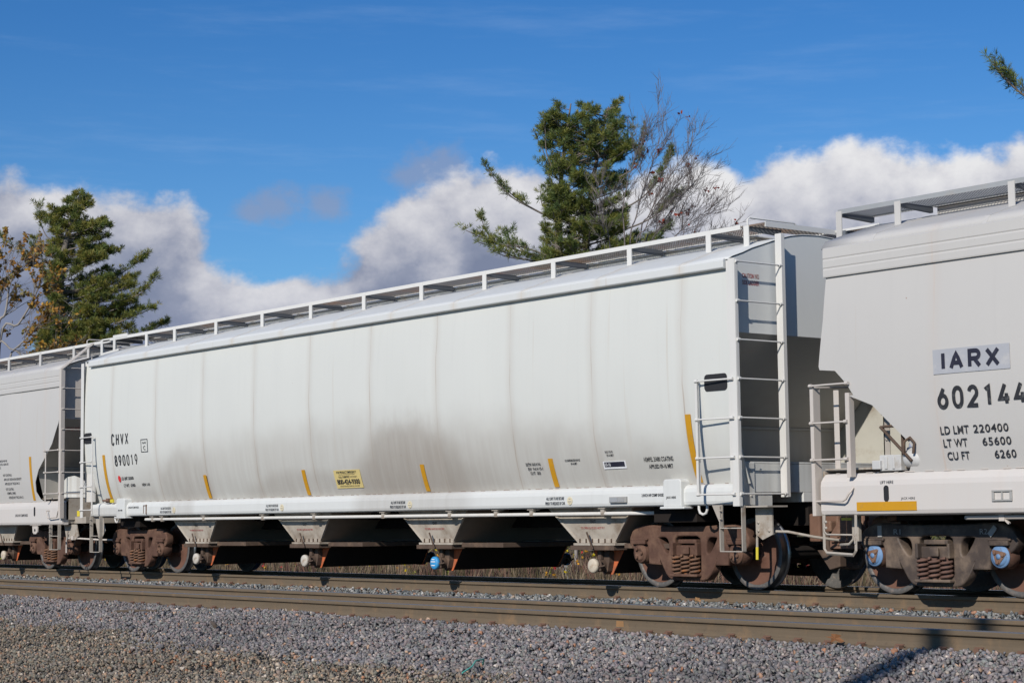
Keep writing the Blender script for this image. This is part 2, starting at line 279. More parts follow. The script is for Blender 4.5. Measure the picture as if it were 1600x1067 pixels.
# ------------------------------------------------------------------ mesh helpers
class MB:
    def __init__(s): s.v = []; s.f = []; s.mi = []; s.sm = []; s.cur = 0; s.smooth = False
    def add(s, vs, fs):
        b = len(s.v); s.v += [tuple(q) for q in vs]
        for q in fs: s.f.append([b+i for i in q]); s.mi.append(s.cur); s.sm.append(s.smooth)
        return s
    def box(s, x0, x1, y0, y1, z0, z1):
        x0, x1 = sorted((x0, x1)); y0, y1 = sorted((y0, y1)); z0, z1 = sorted((z0, z1))
        vs = [(x, y, z) for x in (x0, x1) for y in (y0, y1) for z in (z0, z1)]
        return s.add(vs, [(0, 1, 3, 2), (4, 6, 7, 5), (0, 4, 5, 1), (2, 3, 7, 6), (0, 2, 6, 4), (1, 5, 7, 3)])
    def bar(s, a, b, wx, wy, up=(0, 0, 1)):
        a = Vector(a); b = Vector(b); d = (b-a).normalized(); u = Vector(up)
        if abs(d.dot(u)) > .95: u = Vector((1, 0, 0))
        p = d.cross(u).normalized(); q = p.cross(d)
        vs = [c + p*sx*wx/2 + q*sy*wy/2 for c in (a, b) for sx, sy in ((-1, -1), (1, -1), (1, 1), (-1, 1))]
        return s.add(vs, [(0, 1, 2, 3), (7, 6, 5, 4), (0, 4, 5, 1), (1, 5, 6, 2), (2, 6, 7, 3), (3, 7, 4, 0)])
    def tube(s, pts, r, n=8, caps=True):
        pts = [Vector(p) for p in pts]; rr = r if hasattr(r, '__len__') else [r]*len(pts)
        vs = []; pu = None
        for i, p in enumerate(pts):
            d = (pts[min(i+1, len(pts)-1)] - pts[max(i-1, 0)])
            d = d.normalized() if d.length > 1e-9 else Vector((0, 0, 1))
            if pu is None: pu = d.cross(Vector((0, 0, 1)) if abs(d.z) < .9 else Vector((1, 0, 0))).normalized()
            pu = (pu - d*pu.dot(d)).normalized(); pv = d.cross(pu)
            vs += [p + (pu*math.cos(2*math.pi*k/n) + pv*math.sin(2*math.pi*k/n))*rr[i] for k in range(n)]
        fs = [(i*n+k, i*n+(k+1) % n, (i+1)*n+(k+1) % n, (i+1)*n+k) for i in range(len(pts)-1) for k in range(n)]
        sm = s.smooth; s.smooth = n > 4
        s.add(vs, fs); s.smooth = sm
        if caps: s.add(vs[:n], [tuple(range(n))[::-1]]); s.add(vs[-n:], [tuple(range(n))])
        return s
    def lathe(s, prof, c, axis='y', n=40, smooth=True):
        """prof: (radius, offset along axis)"""
        vs = []
        for r, o in prof:
            for k in range(n):
                a = 2*math.pi*k/n; p, q = r*math.cos(a), r*math.sin(a)
                v = {'y': (p, o, q), 'x': (o, p, q), 'z': (p, q, o)}[axis]
                vs.append((c[0]+v[0], c[1]+v[1], c[2]+v[2]))
        fs = [(i*n+k, i*n+(k+1) % n, (i+1)*n+(k+1) % n, (i+1)*n+k) for i in range(len(prof)-1) for k in range(n)]
        sm = s.smooth; s.smooth = smooth; s.add(vs, fs); s.smooth = sm
        if len(prof) == 2:
            if prof[0][0] > 1e-6: s.add(vs[:n], [tuple(range(n))])
            if prof[-1][0] > 1e-6: s.add(vs[-n:], [tuple(range(n))])
        return s
    def prism(s, poly, a, b, axis='y'):
        """poly in the two other axes (x,z for 'y'; y,z for 'x'; x,y for 'z'), swept from a to b"""
        n = len(poly)
        f = {'y': lambda p, t: (p[0], t, p[1]), 'x': lambda p, t: (t, p[0], p[1]), 'z': lambda p, t: (p[0], p[1], t)}[axis]
        vs = [f(p, a) for p in poly] + [f(p, b) for p in poly]
        return s.add(vs, [tuple(range(n)), tuple(range(2*n-1, n-1, -1))] + [(i, (i+1) % n, n+(i+1) % n, n+i) for i in range(n)])
    def sweep(s, prof, xs, closed=True):
        """prof (y,z) polygon swept along x stations"""
        n = len(prof); vs = [(x, p[0], p[1]) for x in xs for p in prof]
        rng = range(n if closed else n-1)
        return s.add(vs, [(i*n+k, i*n+(k+1) % n, (i+1)*n+(k+1) % n, (i+1)*n+k) for i in range(len(xs)-1) for k in rng] + ([tuple(range(n))[::-1], tuple(range((len(xs)-1)*n, len(xs)*n))] if closed else []))
    def build(s, name, mats, parent=None, bevel=0, loc=None, solid=0, fixn=True):
        me = bpy.data.meshes.new(name); me.from_pydata(s.v, [], s.f); me.validate()
        for mm in (mats if isinstance(mats, (list, tuple)) else [mats]): me.materials.append(MAT[mm])
        if len(me.polygons) == len(s.mi):
            me.polygons.foreach_set('material_index', s.mi); me.polygons.foreach_set('use_smooth', s.sm)
        if fixn: bm = bmesh.new(); bm.from_mesh(me); bmesh.ops.recalc_face_normals(bm, faces=bm.faces); bm.to_mesh(me); bm.free()
        o = bpy.data.objects.new(name, me); col.objects.link(o)
        if parent is not None: o.parent = parent
        if loc is not None: o.location = loc
        if solid:
            q = o.modifiers.new('thickness', 'SOLIDIFY'); q.thickness = solid; q.offset = 0
        if bevel:
            q = o.modifiers.new('bevel', 'BEVEL'); q.width = bevel; q.segments = 2; q.limit_method = 'ANGLE'; q.angle_limit = R(40)
        return o

def tag(o, label=None, cat=None, group=None, kind=None):
    for k, v in (('label', label), ('category', cat), ('group', group), ('kind', kind)):
        if v: o[k] = v
    return o
def empty(name, loc, label, cat, group=None):
    o = bpy.data.objects.new(name, None); col.objects.link(o); o.location = loc; o.empty_display_size = 0.3
    return tag(o, label, cat, group)
def dupe(o, parent, loc=None, rotz=None, deep=True):
    c = o.copy(); col.objects.link(c); c.parent = parent
    if loc is not None: c.location = loc
    if rotz is not None: c.rotation_euler = (0, 0, rotz)
    if deep:
        for ch in o.children: dupe(ch, c)
    return c

def text_obj(name, s, mapf, w_, h_, mat, parent, bold=0.0, slices=0, spacing=1.0):
    """lettering mesh: fitted to w_ x h_ (h_ = cap height per line when one line), then laid on a surface by mapf(u, v)"""
    cu = bpy.data.curves.new(name, 'FONT'); cu.body = s; cu.size = 1.0; cu.offset = bold; cu.resolution_u = 3; cu.space_character = spacing
    to = bpy.data.objects.new(name, cu); col.objects.link(to)
    dg = bpy.context.evaluated_depsgraph_get(); dg.update()
    me = bpy.data.meshes.new_from_object(to.evaluated_get(dg)); bpy.data.objects.remove(to); bpy.data.curves.remove(cu)
    bm = bmesh.new(); bm.from_mesh(me)
    xs = [v.co.x for v in bm.verts]; ys = [v.co.y for v in bm.verts]
    x0, x1, y0, y1 = min(xs), max(xs), min(ys), max(ys)
    for v in bm.verts: v.co = Vector(((v.co.x-x0)/(x1-x0)*w_, (v.co.y-y0)/(y1-y0)*h_, 0))
    for k in range(1, slices):
        bmesh.ops.bisect_plane(bm, geom=bm.verts[:]+bm.edges[:]+bm.faces[:], plane_co=(0, h_*k/slices, 0), plane_no=(0, 1, 0))
    for v in bm.verts: v.co = Vector(mapf(v.co.x, v.co.y))
    bm.to_mesh(me); bm.free(); me.materials.clear(); me.materials.append(MAT[mat])
    o = bpy.data.objects.new(name, me); col.objects.link(o); o.parent = parent
    return o

# stencil alphabet drawn as strokes of even width (unit cell 0..1 wide, 0..1 tall)
def _arc(cx, cy, rx, ry, a0, a1, n=8): return [(cx+rx*math.cos(R(a0+(a1-a0)*k/n)), cy+ry*math.sin(R(a0+(a1-a0)*k/n))) for k in range(n+1)]
def _ring(x0, x1, y0, y1, r): return _arc(x1-r, y1-r, r, r, 0, 90)+_arc(x0+r, y1-r, r, r, 90, 180)+_arc(x0+r, y0+r, r, r, 180, 270)+_arc(x1-r, y0+r, r, r, 270, 360)
GLYPH = {
 'I': [[(.5, 0), (.5, 1)]], 'A': [[(0, 0), (.5, 1), (1, 0)], [(.18, .32), (.82, .32)]],
 'R': [[(.08, 0), (.08, 1), (.55, 1)]+_arc(.62, .75, .33, .25, 75, -75)+[(.08, .5)], [(.52, .48), (.98, 0)]],
 'X': [[(0, 0), (1, 1)], [(0, 1), (1, 0)]], 'V': [[(0, 1), (.5, 0), (1, 1)]], 'H': [[(.06, 0), (.06, 1)], [(.94, 0), (.94, 1)], [(.06, .52), (.94, .52)]],
 'C': [_arc(.5, .7, .44, .30, 15, 180)+_arc(.5, .3, .44, .30, 180, 345)], 'L': [[(.1, 1), (.1, 0), (.95, 0)]],
 'D': [[(.08, 0), (.08, 1), (.45, 1)]+_arc(.50, .65, .42, .35, 85, 0)+_arc(.50, .35, .42, .35, 0, -85)+[(.08, 0)]], 'M': [[(0, 0), (0, 1), (.5, .22), (1, 1), (1, 0)]],
 'T': [[(.5, 0), (.5, 1)], [(0, 1), (1, 1)]], 'W': [[(0, 1), (.25, 0), (.5, .8), (.75, 0), (1, 1)]], 'U': [[(.08, 1), (.08, .3)]+_arc(.5, .3, .42, .30, 180, 360)+[(.92, 1)]],
 'F': [[(.1, 0), (.1, 1), (.95, 1)], [(.1, .52), (.8, .52)]],
 '0': [_ring(.06, .94, 0, 1, .40)+[(.94, .6)]], '1': [[(.18, .80), (.56, 1), (.56, 0)]],
 '2': [_arc(.5, .70, .42, .30, 165, -30)+[(.06, 0), (.98, 0)]], '4': [[(.72, 0), (.72, .52)], [(.60, 1), (.04, .26), (1, .26)]],
 '5': [[(.92, 1), (.14, 1), (.10, .52)]+_arc(.48, .31, .46, .31, 118, -150)],
 '6': [[(.62, 1), (.13, .46)], _arc(.5, .32, .43, .32, 0, 360, 20)], '8': [_arc(.5, .75, .36, .25, 0, 360, 18), _arc(.5, .26, .43, .26, 0, 360, 18)],
 '9': [[(.38, 0), (.87, .54)], _arc(.5, .68, .43, .32, 0, 360, 20)], '7': [[(.04, 1), (.96, 1), (.36, 0)]], '3': [_arc(.46, .75, .40, .25, 160, -90)+_arc(.46, .25, .46, .25, 90, -160)]}
def stroke_text(name, txt, mapf, w_, h_, t_, mat, parent, cell=.62, gap=.30, slices=2):
    """w_ total width, h_ height, t_ stroke thickness; cells stretched to fill w_"""
    n = len(txt); widths = [(.34 if c in 'I' else .55 if c == ' ' else 1.0) for c in txt]
    unit = w_/(sum(widths)+gap*(n-1)); x = 0; V = []; F = []
    for c, wd in zip(txt, widths):
        cw = unit*wd
        for line in GLYPH.get(c, []):
            pts = []
            for p in line:      # drop doubles, split long runs so the strokes follow the curved side
                q = (x+t_/2+p[0]*(cw-t_), t_/2+p[1]*(h_-t_))
                if pts and math.dist(q, pts[-1]) < 1e-5: continue
                if pts and math.dist(q, pts[-1]) > h_/slices/1.5:
                    k = int(math.dist(q, pts[-1])/(h_/slices/1.5))+1; a = pts[-1]
                    for i in range(1, k): pts.append((a[0]+(q[0]-a[0])*i/k, a[1]+(q[1]-a[1])*i/k))
                pts.append(q)
            closed = math.dist(pts[0], pts[-1]) < 1e-4
            m_ = len(pts); b = len(V)
            for i, p in enumerate(pts):
                pa = pts[i-1] if i else (pts[-2] if closed else None); pb = pts[i+1] if i < m_-1 else (pts[1] if closed else None)
                d1 = Vector((p[0]-pa[0], p[1]-pa[1])).normalized() if pa else None; d2 = Vector((pb[0]-p[0], pb[1]-p[1])).normalized() if pb else None
                if d1 is None: d1 = d2
                if d2 is None: d2 = d1
                n1 = Vector((-d1.y, d1.x)); n2 = Vector((-d2.y, d2.x)); nn = (n1+n2); nn = nn.normalized() if nn.length > 1e-3 else n1
                nn *= min(1/max(nn.dot(n1), .45), 2.0)*t_/2
                e_ = 0
                if not closed and i == 0: p = (p[0]-d1.x*t_/2*e_, p[1]-d1.y*t_/2*e_)
                V.append((p[0]+nn.x, p[1]+nn.y)); V.append((p[0]-nn.x, p[1]-nn.y))
            for i in range(m_-1): F.append((b+2*i, b+2*i+1, b+2*i+3, b+2*i+2))
        x += cw+unit*gap
    m = MB(); m.add([mapf(u, min(max(v, 0), h_)) for u, v in V], F); return m.build(name, mat, parent)

# ------------------------------------------------------------------ setting: ground and ballast
def ground_z(y):
    return float(np.interp(y, [-40, -14, -9.5, -6.9, -5.85, -3.6, -3.2, -1.3, 1.3, 3.4, 6, 60, 400], [-.55, -.52, -.42, -.27, -.19, -.19, -.21, -.19, -.19, -.25, -.75, -.6, -.4]))
def build_ground():
    m = MB(); ys = [-400, -40, -20, -14, -11, -9.5, -8, -6.9, -5.85, -4.7, -3.6, -3.2, -1.3, 0, 1.3, 3.4]
    xs = [-900, -200, -100] + list(range(-60, 61, 10)) + [100, 300]
    def sheet(ys, dz):
        q = MB(); n = len(ys)
        q.add([(x, y, ground_z(y)+dz) for x in xs for y in ys], [(i*n+k, (i+1)*n+k, (i+1)*n+k+1, i*n+k+1) for i in range(len(xs)-1) for k in range(n-1)]); return q
    tag(sheet(ys, -.035).build('ballast_bed', 'gravel_bed'), kind='structure')
    tag(sheet([3.4, 4.5, 6, 20, 60, 400, 1500], -.035).build('ground', 'dirt'), kind='structure')
build_ground()

rng = np.random.default_rng(5)
def stone_protos(k):
    out = []
    for i in range(k):
        bm = bmesh.new()
        ax = rng.uniform(.55, 1.35, 3); ax /= ax.prod()**(1/3)*1.04
        for q in range(int(rng.integers(8, 12))):
            v = rng.normal(size=3); v /= np.linalg.norm(v); v *= rng.uniform(.8, 1.15)
            bm.verts.new(tuple(v*ax))
        r = bmesh.ops.convex_hull(bm, input=bm.verts[:])
        bmesh.ops.delete(bm, geom=[g for g in r['geom_interior'] if isinstance(g, bmesh.types.BMVert)], context='VERTS')
        bm.verts.ensure_lookup_table(); bm.verts.index_update()
        bmesh.ops.triangulate(bm, faces=bm.faces[:])
        vs = np.array([v.co[:] for v in bm.verts]); fs = np.array([[v.index for v in f.verts] for f in bm.faces])
        out.append((vs, fs)); bm.free()
    return out
PROTO = stone_protos(24)
def raw_mesh(name, V, F, mats, tone=None, smooth=False, mi=None):
    me = bpy.data.meshes.new(name)
    me.vertices.add(len(V)); me.vertices.foreach_set('co', np.asarray(V, np.float32).ravel())
    k = F.shape[1]
    me.loops.add(F.size); me.loops.foreach_set('vertex_index', F.astype(np.int32).ravel())
    me.polygons.add(len(F)); me.polygons.foreach_set('loop_start', np.arange(0, F.size, k, dtype=np.int32))
    for q in mats: me.materials.append(MAT[q])
    if mi is not None: me.polygons.foreach_set('material_index', mi.astype(np.int32))
    if tone is not None:
        a = me.attributes.new('tone', 'FLOAT_COLOR', 'POINT'); c = np.ones((len(V), 4), np.float32); c[:, :3] = tone; a.data.foreach_set('color', c.ravel())
    me.update(calc_edges=True); me.validate()
    o = bpy.data.objects.new(name, me); col.objects.link(o); return o
def scatter_stones(name, pos, size, tones):
    VV, FF, TT = [], [], []; off = 0
    pi = rng.integers(0, len(PROTO), len(pos))
    for k, (pv, pf) in enumerate(PROTO):
        idx = np.where(pi == k)[0]; n = len(idx)
        if not n: continue
        # random rotations
        q = rng.normal(size=(n, 4)); q /= np.linalg.norm(q, axis=1)[:, None]; a, b, c, d = q.T
        M = np.stack([np.stack([1-2*(c*c+d*d), 2*(b*c-a*d), 2*(b*d+a*c)], 1), np.stack([2*(b*c+a*d), 1-2*(b*b+d*d), 2*(c*d-a*b)], 1), np.stack([2*(b*d-a*c), 2*(c*d+a*b), 1-2*(b*b+c*c)], 1)], 1)
        v = np.einsum('nij,vj->nvi', M, pv)*size[idx][:, None, None] + pos[idx][:, None, :]
        VV.append(v.reshape(-1, 3)); TT.append(np.repeat(tones[idx], len(pv), 0))
        FF.append((pf[None] + (np.arange(n)*len(pv))[:, None, None] + off).reshape(-1, 3)); off += n*len(pv)
    return raw_mesh(name, np.concatenate(VV), np.concatenate(FF), ['stone'], np.concatenate(TT))
GZ = np.vectorize(ground_z)
def vnoise(x, y, s, seed):
    """smooth value noise"""
    r_ = np.random.default_rng(seed).random((64, 64)); X, Y = x/s, y/s; i, j = np.floor(X).astype(int), np.floor(Y).astype(int); u, v = X-i, Y-j
    u, v = u*u*(3-2*u), v*v*(3-2*v); g = lambda a, b: r_[a % 64, b % 64]
    return (g(i, j)*(1-u)+g(i+1, j)*u)*(1-v) + (g(i, j+1)*(1-u)+g(i+1, j+1)*u)*v
def ballast():
    pal_grey = np.array([[.185, .183, .195], [.155, .160, .172], [.220, .205, .207], [.205, .205, .198], [.235, .200, .192], [.270, .255, .248], [.120, .122, .130], [.175, .190, .182], [.205, .178, .185], [.165, .155, .150]])
    pal_tan = np.array([[.195, .185, .160], [.245, .222, .185], [.155, .158, .140], [.315, .270, .215], [.205, .198, .188], [.260, .210, .165], [.125, .125, .115], [.185, .195, .175], [.230, .195, .175], [.150, .135, .110]])
    acc = np.array([[.40, .29, .21], [.40, .36, .31], [.36, .23, .16], [.48, .45, .41], [.33, .25, .20], [.30, .16, .10]])
    # foreground shoulder
    n = 290000
    x = rng.uniform(-30, 16, n); y = -5.75 - rng.uniform(0, 1, n)*9.0
    inview = (y > -5.75 - (x+31)*0.235)  # keep the wedge the lens sees plus a margin
    edge = (y < -5.75)
    k = inview & edge; x, y = x[k], y[k]; n = len(x)
    nz = vnoise(x, y, 2.2, 1)*.9 + vnoise(x, y, .6, 2)*.5 + vnoise(x, y, .25, 3)*.3
    tanf = np.clip(((-y-8.02-.118*x) + (nz-.85)*1.1)/.6, 0, 1)
    istan = rng.random(n) < tanf
    t = np.where(istan[:, None], pal_tan[rng.integers(0, 10, n)], pal_grey[rng.integers(0, 10, n)])
    pa = rng.random(n); t = np.where((pa < np.where(istan, .10, .045))[:, None], acc[rng.integers(0, 6, n)], t)
    t = t*rng.uniform(.82, 1.18, (n, 1))*np.where(istan[:, None], np.array([[1.04, .94, .84]]), np.array([[1.07, 1.01, .965]]))*(.84+.32*vnoise(x, y, 1.4, 11)[:, None])*(.90+.2*vnoise(x, y, .35, 12)[:, None])
    s = np.where(istan, rng.uniform(.010, .026, n), rng.uniform(.013, .031, n)); s = np.where(rng.random(n) < .05, s*1.4, s)
    z = GZ(y) + (vnoise(x, y, .8, 7)-.5)*.06 + rng.uniform(-.03, .012, n)
    tag(scatter_stones('gravel', np.stack([x, y, z], 1), s, t), kind='stuff')
    # between the tracks and in the far bed
    n = 75000
    x = rng.uniform(-52, 16, n); y = rng.uniform(-3.85, 3.3, n)
    k = (y < -.86) | ((y > .9) & (rng.random(n) < .45)) | ((np.abs(y) < .6) & (rng.random(n) < .30)); x, y = x[k], y[k]; n = len(x)
    pal = np.array([[.16, .175, .17], [.21, .215, .20], [.14, .15, .155], [.26, .25, .225], [.19, .18, .16], [.30, .29, .27], [.11, .115, .115]])
    t = pal[rng.integers(0, 7, n)]; pa = rng.random(n); t = np.where((pa < .10)[:, None], acc[rng.integers(0, 6, n)], t)*rng.uniform(.75, 1.2, (n, 1))
    s = rng.uniform(.018, .040, n); z = GZ(y) + (vnoise(x, y, .8, 9)-.5)*.05 + rng.uniform(-.025, .02, n) + np.where((np.abs(y+2.2) < 1.0), .02, 0)
    tag(scatter_stones('ballast', np.stack([x, y, z], 1), s, t), kind='stuff')
ballast()

# rails: 136 lb section
def build_rail(y, ztop, polish, label):
    root_y = y
    h = [(0.0, 0), (.030, 0), (.0355, -.006), (.037, -.014), (.0375, -.040), (.034, -.046), (.012, -.058), (.0088, -.075), (.0088, -.12), (.013, -.148), (.030, -.163), (.075, -.175), (.0762, -.186)]
    prof = [(q[0], q[1]) for q in h] + [(-q[0], q[1]) for q in h[::-1] if q[0] > 0]
    xs = list(np.arange(-140, 31, 5.0)); m = MB(); n = len(prof); m.smooth = False
    for i in range(len(xs)-1):
        for k in range(n):
            a, b = prof[k], prof[(k+1) % n]
            top = abs(a[0]) < .036 and abs(b[0]) < .036 and a[1] > -.008 and b[1] > -.008
            m.cur = 1 if top else 0
            m.add([(xs[i], a[0], a[1]), (xs[i], b[0], b[1]), (xs[i+1], b[0], b[1]), (xs[i+1], a[0], a[1])], [(0, 1, 2, 3)])
    r = m.build('rail', ['rail_rust', polish]); r.location = (0, root_y, ztop)
    tag(r, label, 'rail', 'rails of the two tracks')
    return r
TY = -4.737
railA = build_rail(-.7555, 0, 'rail_polish', 'near brown rail the freight cars stand on, polished top, dark oval wheel shadows along it')
railB = build_rail(.7555, 0, 'rail_polish', 'far rail under the freight cars, in their shade, seen just above the nearer one')
railC = build_rail(TY+.7555, -.03, 'rail_worn', 'brown rail of the empty track next to the strip of pale ballast')
railD = build_rail(TY-.7555, -.03, 'rail_worn', 'brown rail nearest the camera along the purple grey gravel')
def spikes(rail, x0, x1, step, side, jit):
    m = MB(); m.box(-.026, .026, -.018, .046, -.006, .022); m.box(-.016, .016, .020, .046, -.05, -.007)
    m.box(-.045, .045, -.006, .006, .0225, .034)
    first = m.build('rail_spike', 'rust_brown', rail, loc=(x0, side*.072, -.178))
    x = x0+step; rr = random.Random(int(x0*7))
    if side < 0: first.rotation_euler = (0, 0, math.pi)
    while x < x1:
        c = first.copy(); col.objects.link(c); c.parent = rail; c.location = (x+rr.uniform(-jit, jit), side*.072, -.170+rr.uniform(-.006, .008)); x += step
spikes(railD, -22, 11, .40, -1, .09); spikes(railA, -33, 7.5, .52, -1, .06); spikes(railC, -8, 8, .5, 1, .05)
m = MB(); m.box(-.07, .07, -.0785, -.074, -.185, -.165); m.add([(-.06, -.010, -.148), (.06, -.010, -.148), (.055, -.010, -.07), (-.05, -.010, -.07)], [(0, 1, 2, 3)]); m.build('paint_mark', 'paint_orange', railD, loc=(3.55, 0, 0))

# ------------------------------------------------------------------ railway trucks
def outline_mesh(name, outer, holes, depth, bev, mat):
    """2D outlines (x,z) with holes filled and swept along y, edges rounded"""
    cu = bpy.data.curves.new(name, 'CURVE'); cu.dimensions = '2D'; cu.fill_mode = 'BOTH'; cu.extrude = depth/2 - bev; cu.bevel_depth = bev; cu.bevel_resolution = 2
    for pts in [outer]+holes:
        sp = cu.splines.new('POLY'); sp.points.add(len(pts)-1); sp.use_cyclic_u = True
        for p, q in zip(sp.points, pts): p.co = (q[0], q[1], 0, 1)
    to = bpy.data.objects.new(name, cu); col.objects.link(to); dg = bpy.context.evaluated_depsgraph_get(); dg.update()
    me = bpy.data.meshes.new_from_object(to.evaluated_get(dg)); bpy.data.objects.remove(to); bpy.data.curves.remove(cu)
    me.transform(Matrix(((1, 0, 0, 0), (0, 0, 1, 0), (0, 1, 0, 0), (0, 0, 0, 1))))
    return me
def smooth_poly(pts, it=2):
    for _ in range(it):
        out = []
        for i, p in enumerate(pts):
            q = pts[(i+1) % len(pts)]; out += [(p[0]*.75+q[0]*.25, p[1]*.75+q[1]*.25), (p[0]*.25+q[0]*.75, p[1]*.25+q[1]*.75)]
        pts = out
    return pts
def sideframe(style):
    half = [(.0, .790), (.20, .787), (.45, .792), (.66, .806), (.84, .808), (.96, .785), (1.045, .73), (1.085, .66), (1.090, .60), (1.05, .545), (1.02, .52),
            (1.005, .56), (.985, .60), (.90, .625), (.80, .60), (.745, .58), (.725, .50), (.722, .335), (.53, .330), (.545, .40), (.56, .448), (.52, .40), (.40, .205), (.345, .155), (.285, .135), (.0, .132)]
    outer = half + [(-x, z) for x, z in half[::-1] if x > 0]
    tri = smooth_poly([(.575, .66), (.54, .683), (.41, .69), (.345, .64), (.325, .56), (.335, .45), (.40, .43), (.47, .50)], 2)
    mid = smooth_poly([(-.245, .70), (.0, .702), (.245, .70), (.262, .55), (.262, .38), (.262, .215), (.22, .200), (-.22, .200), (-.262, .215), (-.262, .38), (-.262, .55)], 1)
    sm = [(.64, .36), (.62, .43), (.585, .46), (.55, .40), (.545, .355)]
    holes = [tri, [(-x, z) for x, z in tri[::-1]], mid]
    me = outline_mesh('sideframe', outer, holes, .15, .022, style)
    return me
def make_truck(parent, xloc, style, seed):
    """style 'rust' or 'black'"""
    main = 'truck_rust' if style == 'rust' else 'truck_black'
    m = MB()
    # bolster through both side frames, spring seats, wedges
    m.box(-.215, .215, -1.16, 1.16, .43, .565)
    m.box(-.17, .17, -1.165, -1.0, .585, .64); m.box(-.17, .17, 1.0, 1.165, .585, .64)
    m.box(-.20, .20, -1.0, 1.0, .40, .62)
    for s in (-1, 1):
        m.box(-.255, .255, s*1.15-.10, s*1.15+.10, .163, .198)
        m.box(-.245, -.205, s*1.15-.08, s*1.15+.08, .43, .60); m.box(.205, .245, s*1.15-.08, s*1.15+.08, .43, .60)
        for a in (-1, 1):      # pedestal adapters
            m.box(a*.889-.13, a*.889+.13, s*1.12-.09, s*1.12+.09, .575, .63)
            m.box(a*.889-.155, a*.889+.155, s*1.12-.075, s*1.12+.075, .625, .655)
        m.box(-.06, .06, s*1.17, s*1.20, .45, .55)
    # brake beams
    for a in (-1, 1):
        m.box(a*.36-.03, a*.36+.03, -.82, .82, .30, .38); m.box(a*.42, a*.47, -.86, -.68, .28, .62); m.box(a*.42, a*.47, .68, .86, .28, .62)
    o = m.build('truck', main, parent, bevel=.012, loc=(xloc, 0, 0))
    fr = sideframe(style); fr.materials.append(MAT[main])
    for s in (-1, 1):
        f = bpy.data.objects.new('side_frame', fr); col.objects.link(f); f.parent = o; f.location = (0, s*1.085, 0)
    # wheels
    wm = MB(); wm.smooth = True
    wm.cur = 0; wm.lathe([(.0, -.055), (.085, -.055), (.10, -.045), (.115, -.010), (.20, .012), (.30, .005), (.375, -.030), (.392, -.052)], (0, 0, 0), n=56)
    wm.cur = 1; wm.lathe([(.392, -.052), (.400, -.066), (.447, -.066), (.455, -.058)], (0, 0, 0), n=56)
    wm.cur = 2; wm.lathe([(.455, -.058), (.457, -.01), (.461, .035), (.470, .045), (.482, .055), (.485, .066), (.478, .076)], (0, 0, 0), n=56)
    wm.cur = 1; wm.lathe([(.478, .076), (.40, .076), (.385, .04), (.15, .05), (.11, .09), (.0, .09)], (0, 0, 0), n=56)
    first = None
    for a in (-1, 1):
        for s in (-1, 1):
            if first is None: first = wm.build('wheel', ['wheel_plate', 'wheel_rim', 'wheel_tread'], o, loc=(a*.889, s*.755, .457)); wq = first
            else: wq = first.copy(); col.objects.link(wq); wq.parent = o; wq.location = (a*.889, s*.755, .457)
            wq.rotation_euler = (0, a*.7+s*.3, 0 if s < 0 else math.pi)
    am = MB(); am.smooth = True; am.lathe([(.0, -1.0), (.078, -1.0), (.082, -.8), (.085, 0), (.082, .8), (.078, 1.0), (0, 1.0)], (0, 0, 0), n=20)
    ax = am.build('axle', 'under_black', o, loc=(-.889, 0, .457)); a2 = ax.copy(); col.objects.link(a2); a2.parent = o; a2.location = (.889, 0, .457)
    # bearings
    bmh = MB(); bmh.smooth = True
    bmh.cur = 0; bmh.lathe([(.135, .115), (.140, .10), (.140, -.02), (.128, -.035), (.126, -.055)], (0, 0, 0), n=32)
    bmh.cur = 1; bmh.lathe([(.126, -.045), (.126, -.060), (.112, -.068), (.100, -.070), (.098, -.082), (.050, -.085), (.048, -.078), (0, -.078)], (0, 0, 0), n=32)
    bmh.cur = 2; bmh.smooth = False
    if style == 'black':
        bmh.prism([(-.078, .062), (.078, .062), (.092, .045), (.022, -.085), (-.022, -.085), (-.092, .045)], -.085, -.092)
    for k in range(3):
        a = math.pi/2 + k*2*math.pi/3 + (math.pi if style == 'black' else .35)
        bmh.lathe([(.022, -.08), (.022, -.105), (.016, -.110), (0, -.110)], (.062*math.cos(a), 0, .062*math.sin(a)), n=8, smooth=False)
    if style == 'black':
        bmh.cur = 1; bmh.lathe([(.030, -.092), (.030, -.098), (0, -.098)], (0, 0, 0), n=16)
    mats = ['truck_rust', 'truck_rust', 'truck_rust'] if style == 'rust' else ['truck_rust', 'bearing_blue', 'rust_brown']
    fb = None
    for a in (-1, 1):
        for s in (-1, 1):
            if fb is None: fb = bmh.build('bearing', mats, o); q = fb
            else: q = fb.copy(); col.objects.link(q); q.parent = o
            q.location = (a*.889, s*1.115, .457); q.rotation_euler = (0, a*.2, 0 if s < 0 else math.pi)
    # springs
    sm = MB(); turns = 4.6
    sm.tube([(.062*math.cos(2*math.pi*t), .062*math.sin(2*math.pi*t), .002+.235*t/turns) for t in np.linspace(0, turns, 70)], .0165, 7)
    sm.lathe([(.035, 0), (.035, .235)], (0, 0, 0), 'z', 10)
    fs = None
    for s in (-1, 1):
        for px in (-.165, 0, .165):
            for py in ((-.055, .07) if s < 0 else (.055,)):
                if fs is None: fs = sm.build('spring', 'spring_rust' if style == 'rust' else 'spring_brown', o); q = fs
                else: q = fs.copy(); col.objects.link(q); q.parent = o
                q.location = (px, s*1.13+py, .198); q.rotation_euler = (0, 0, px*9)
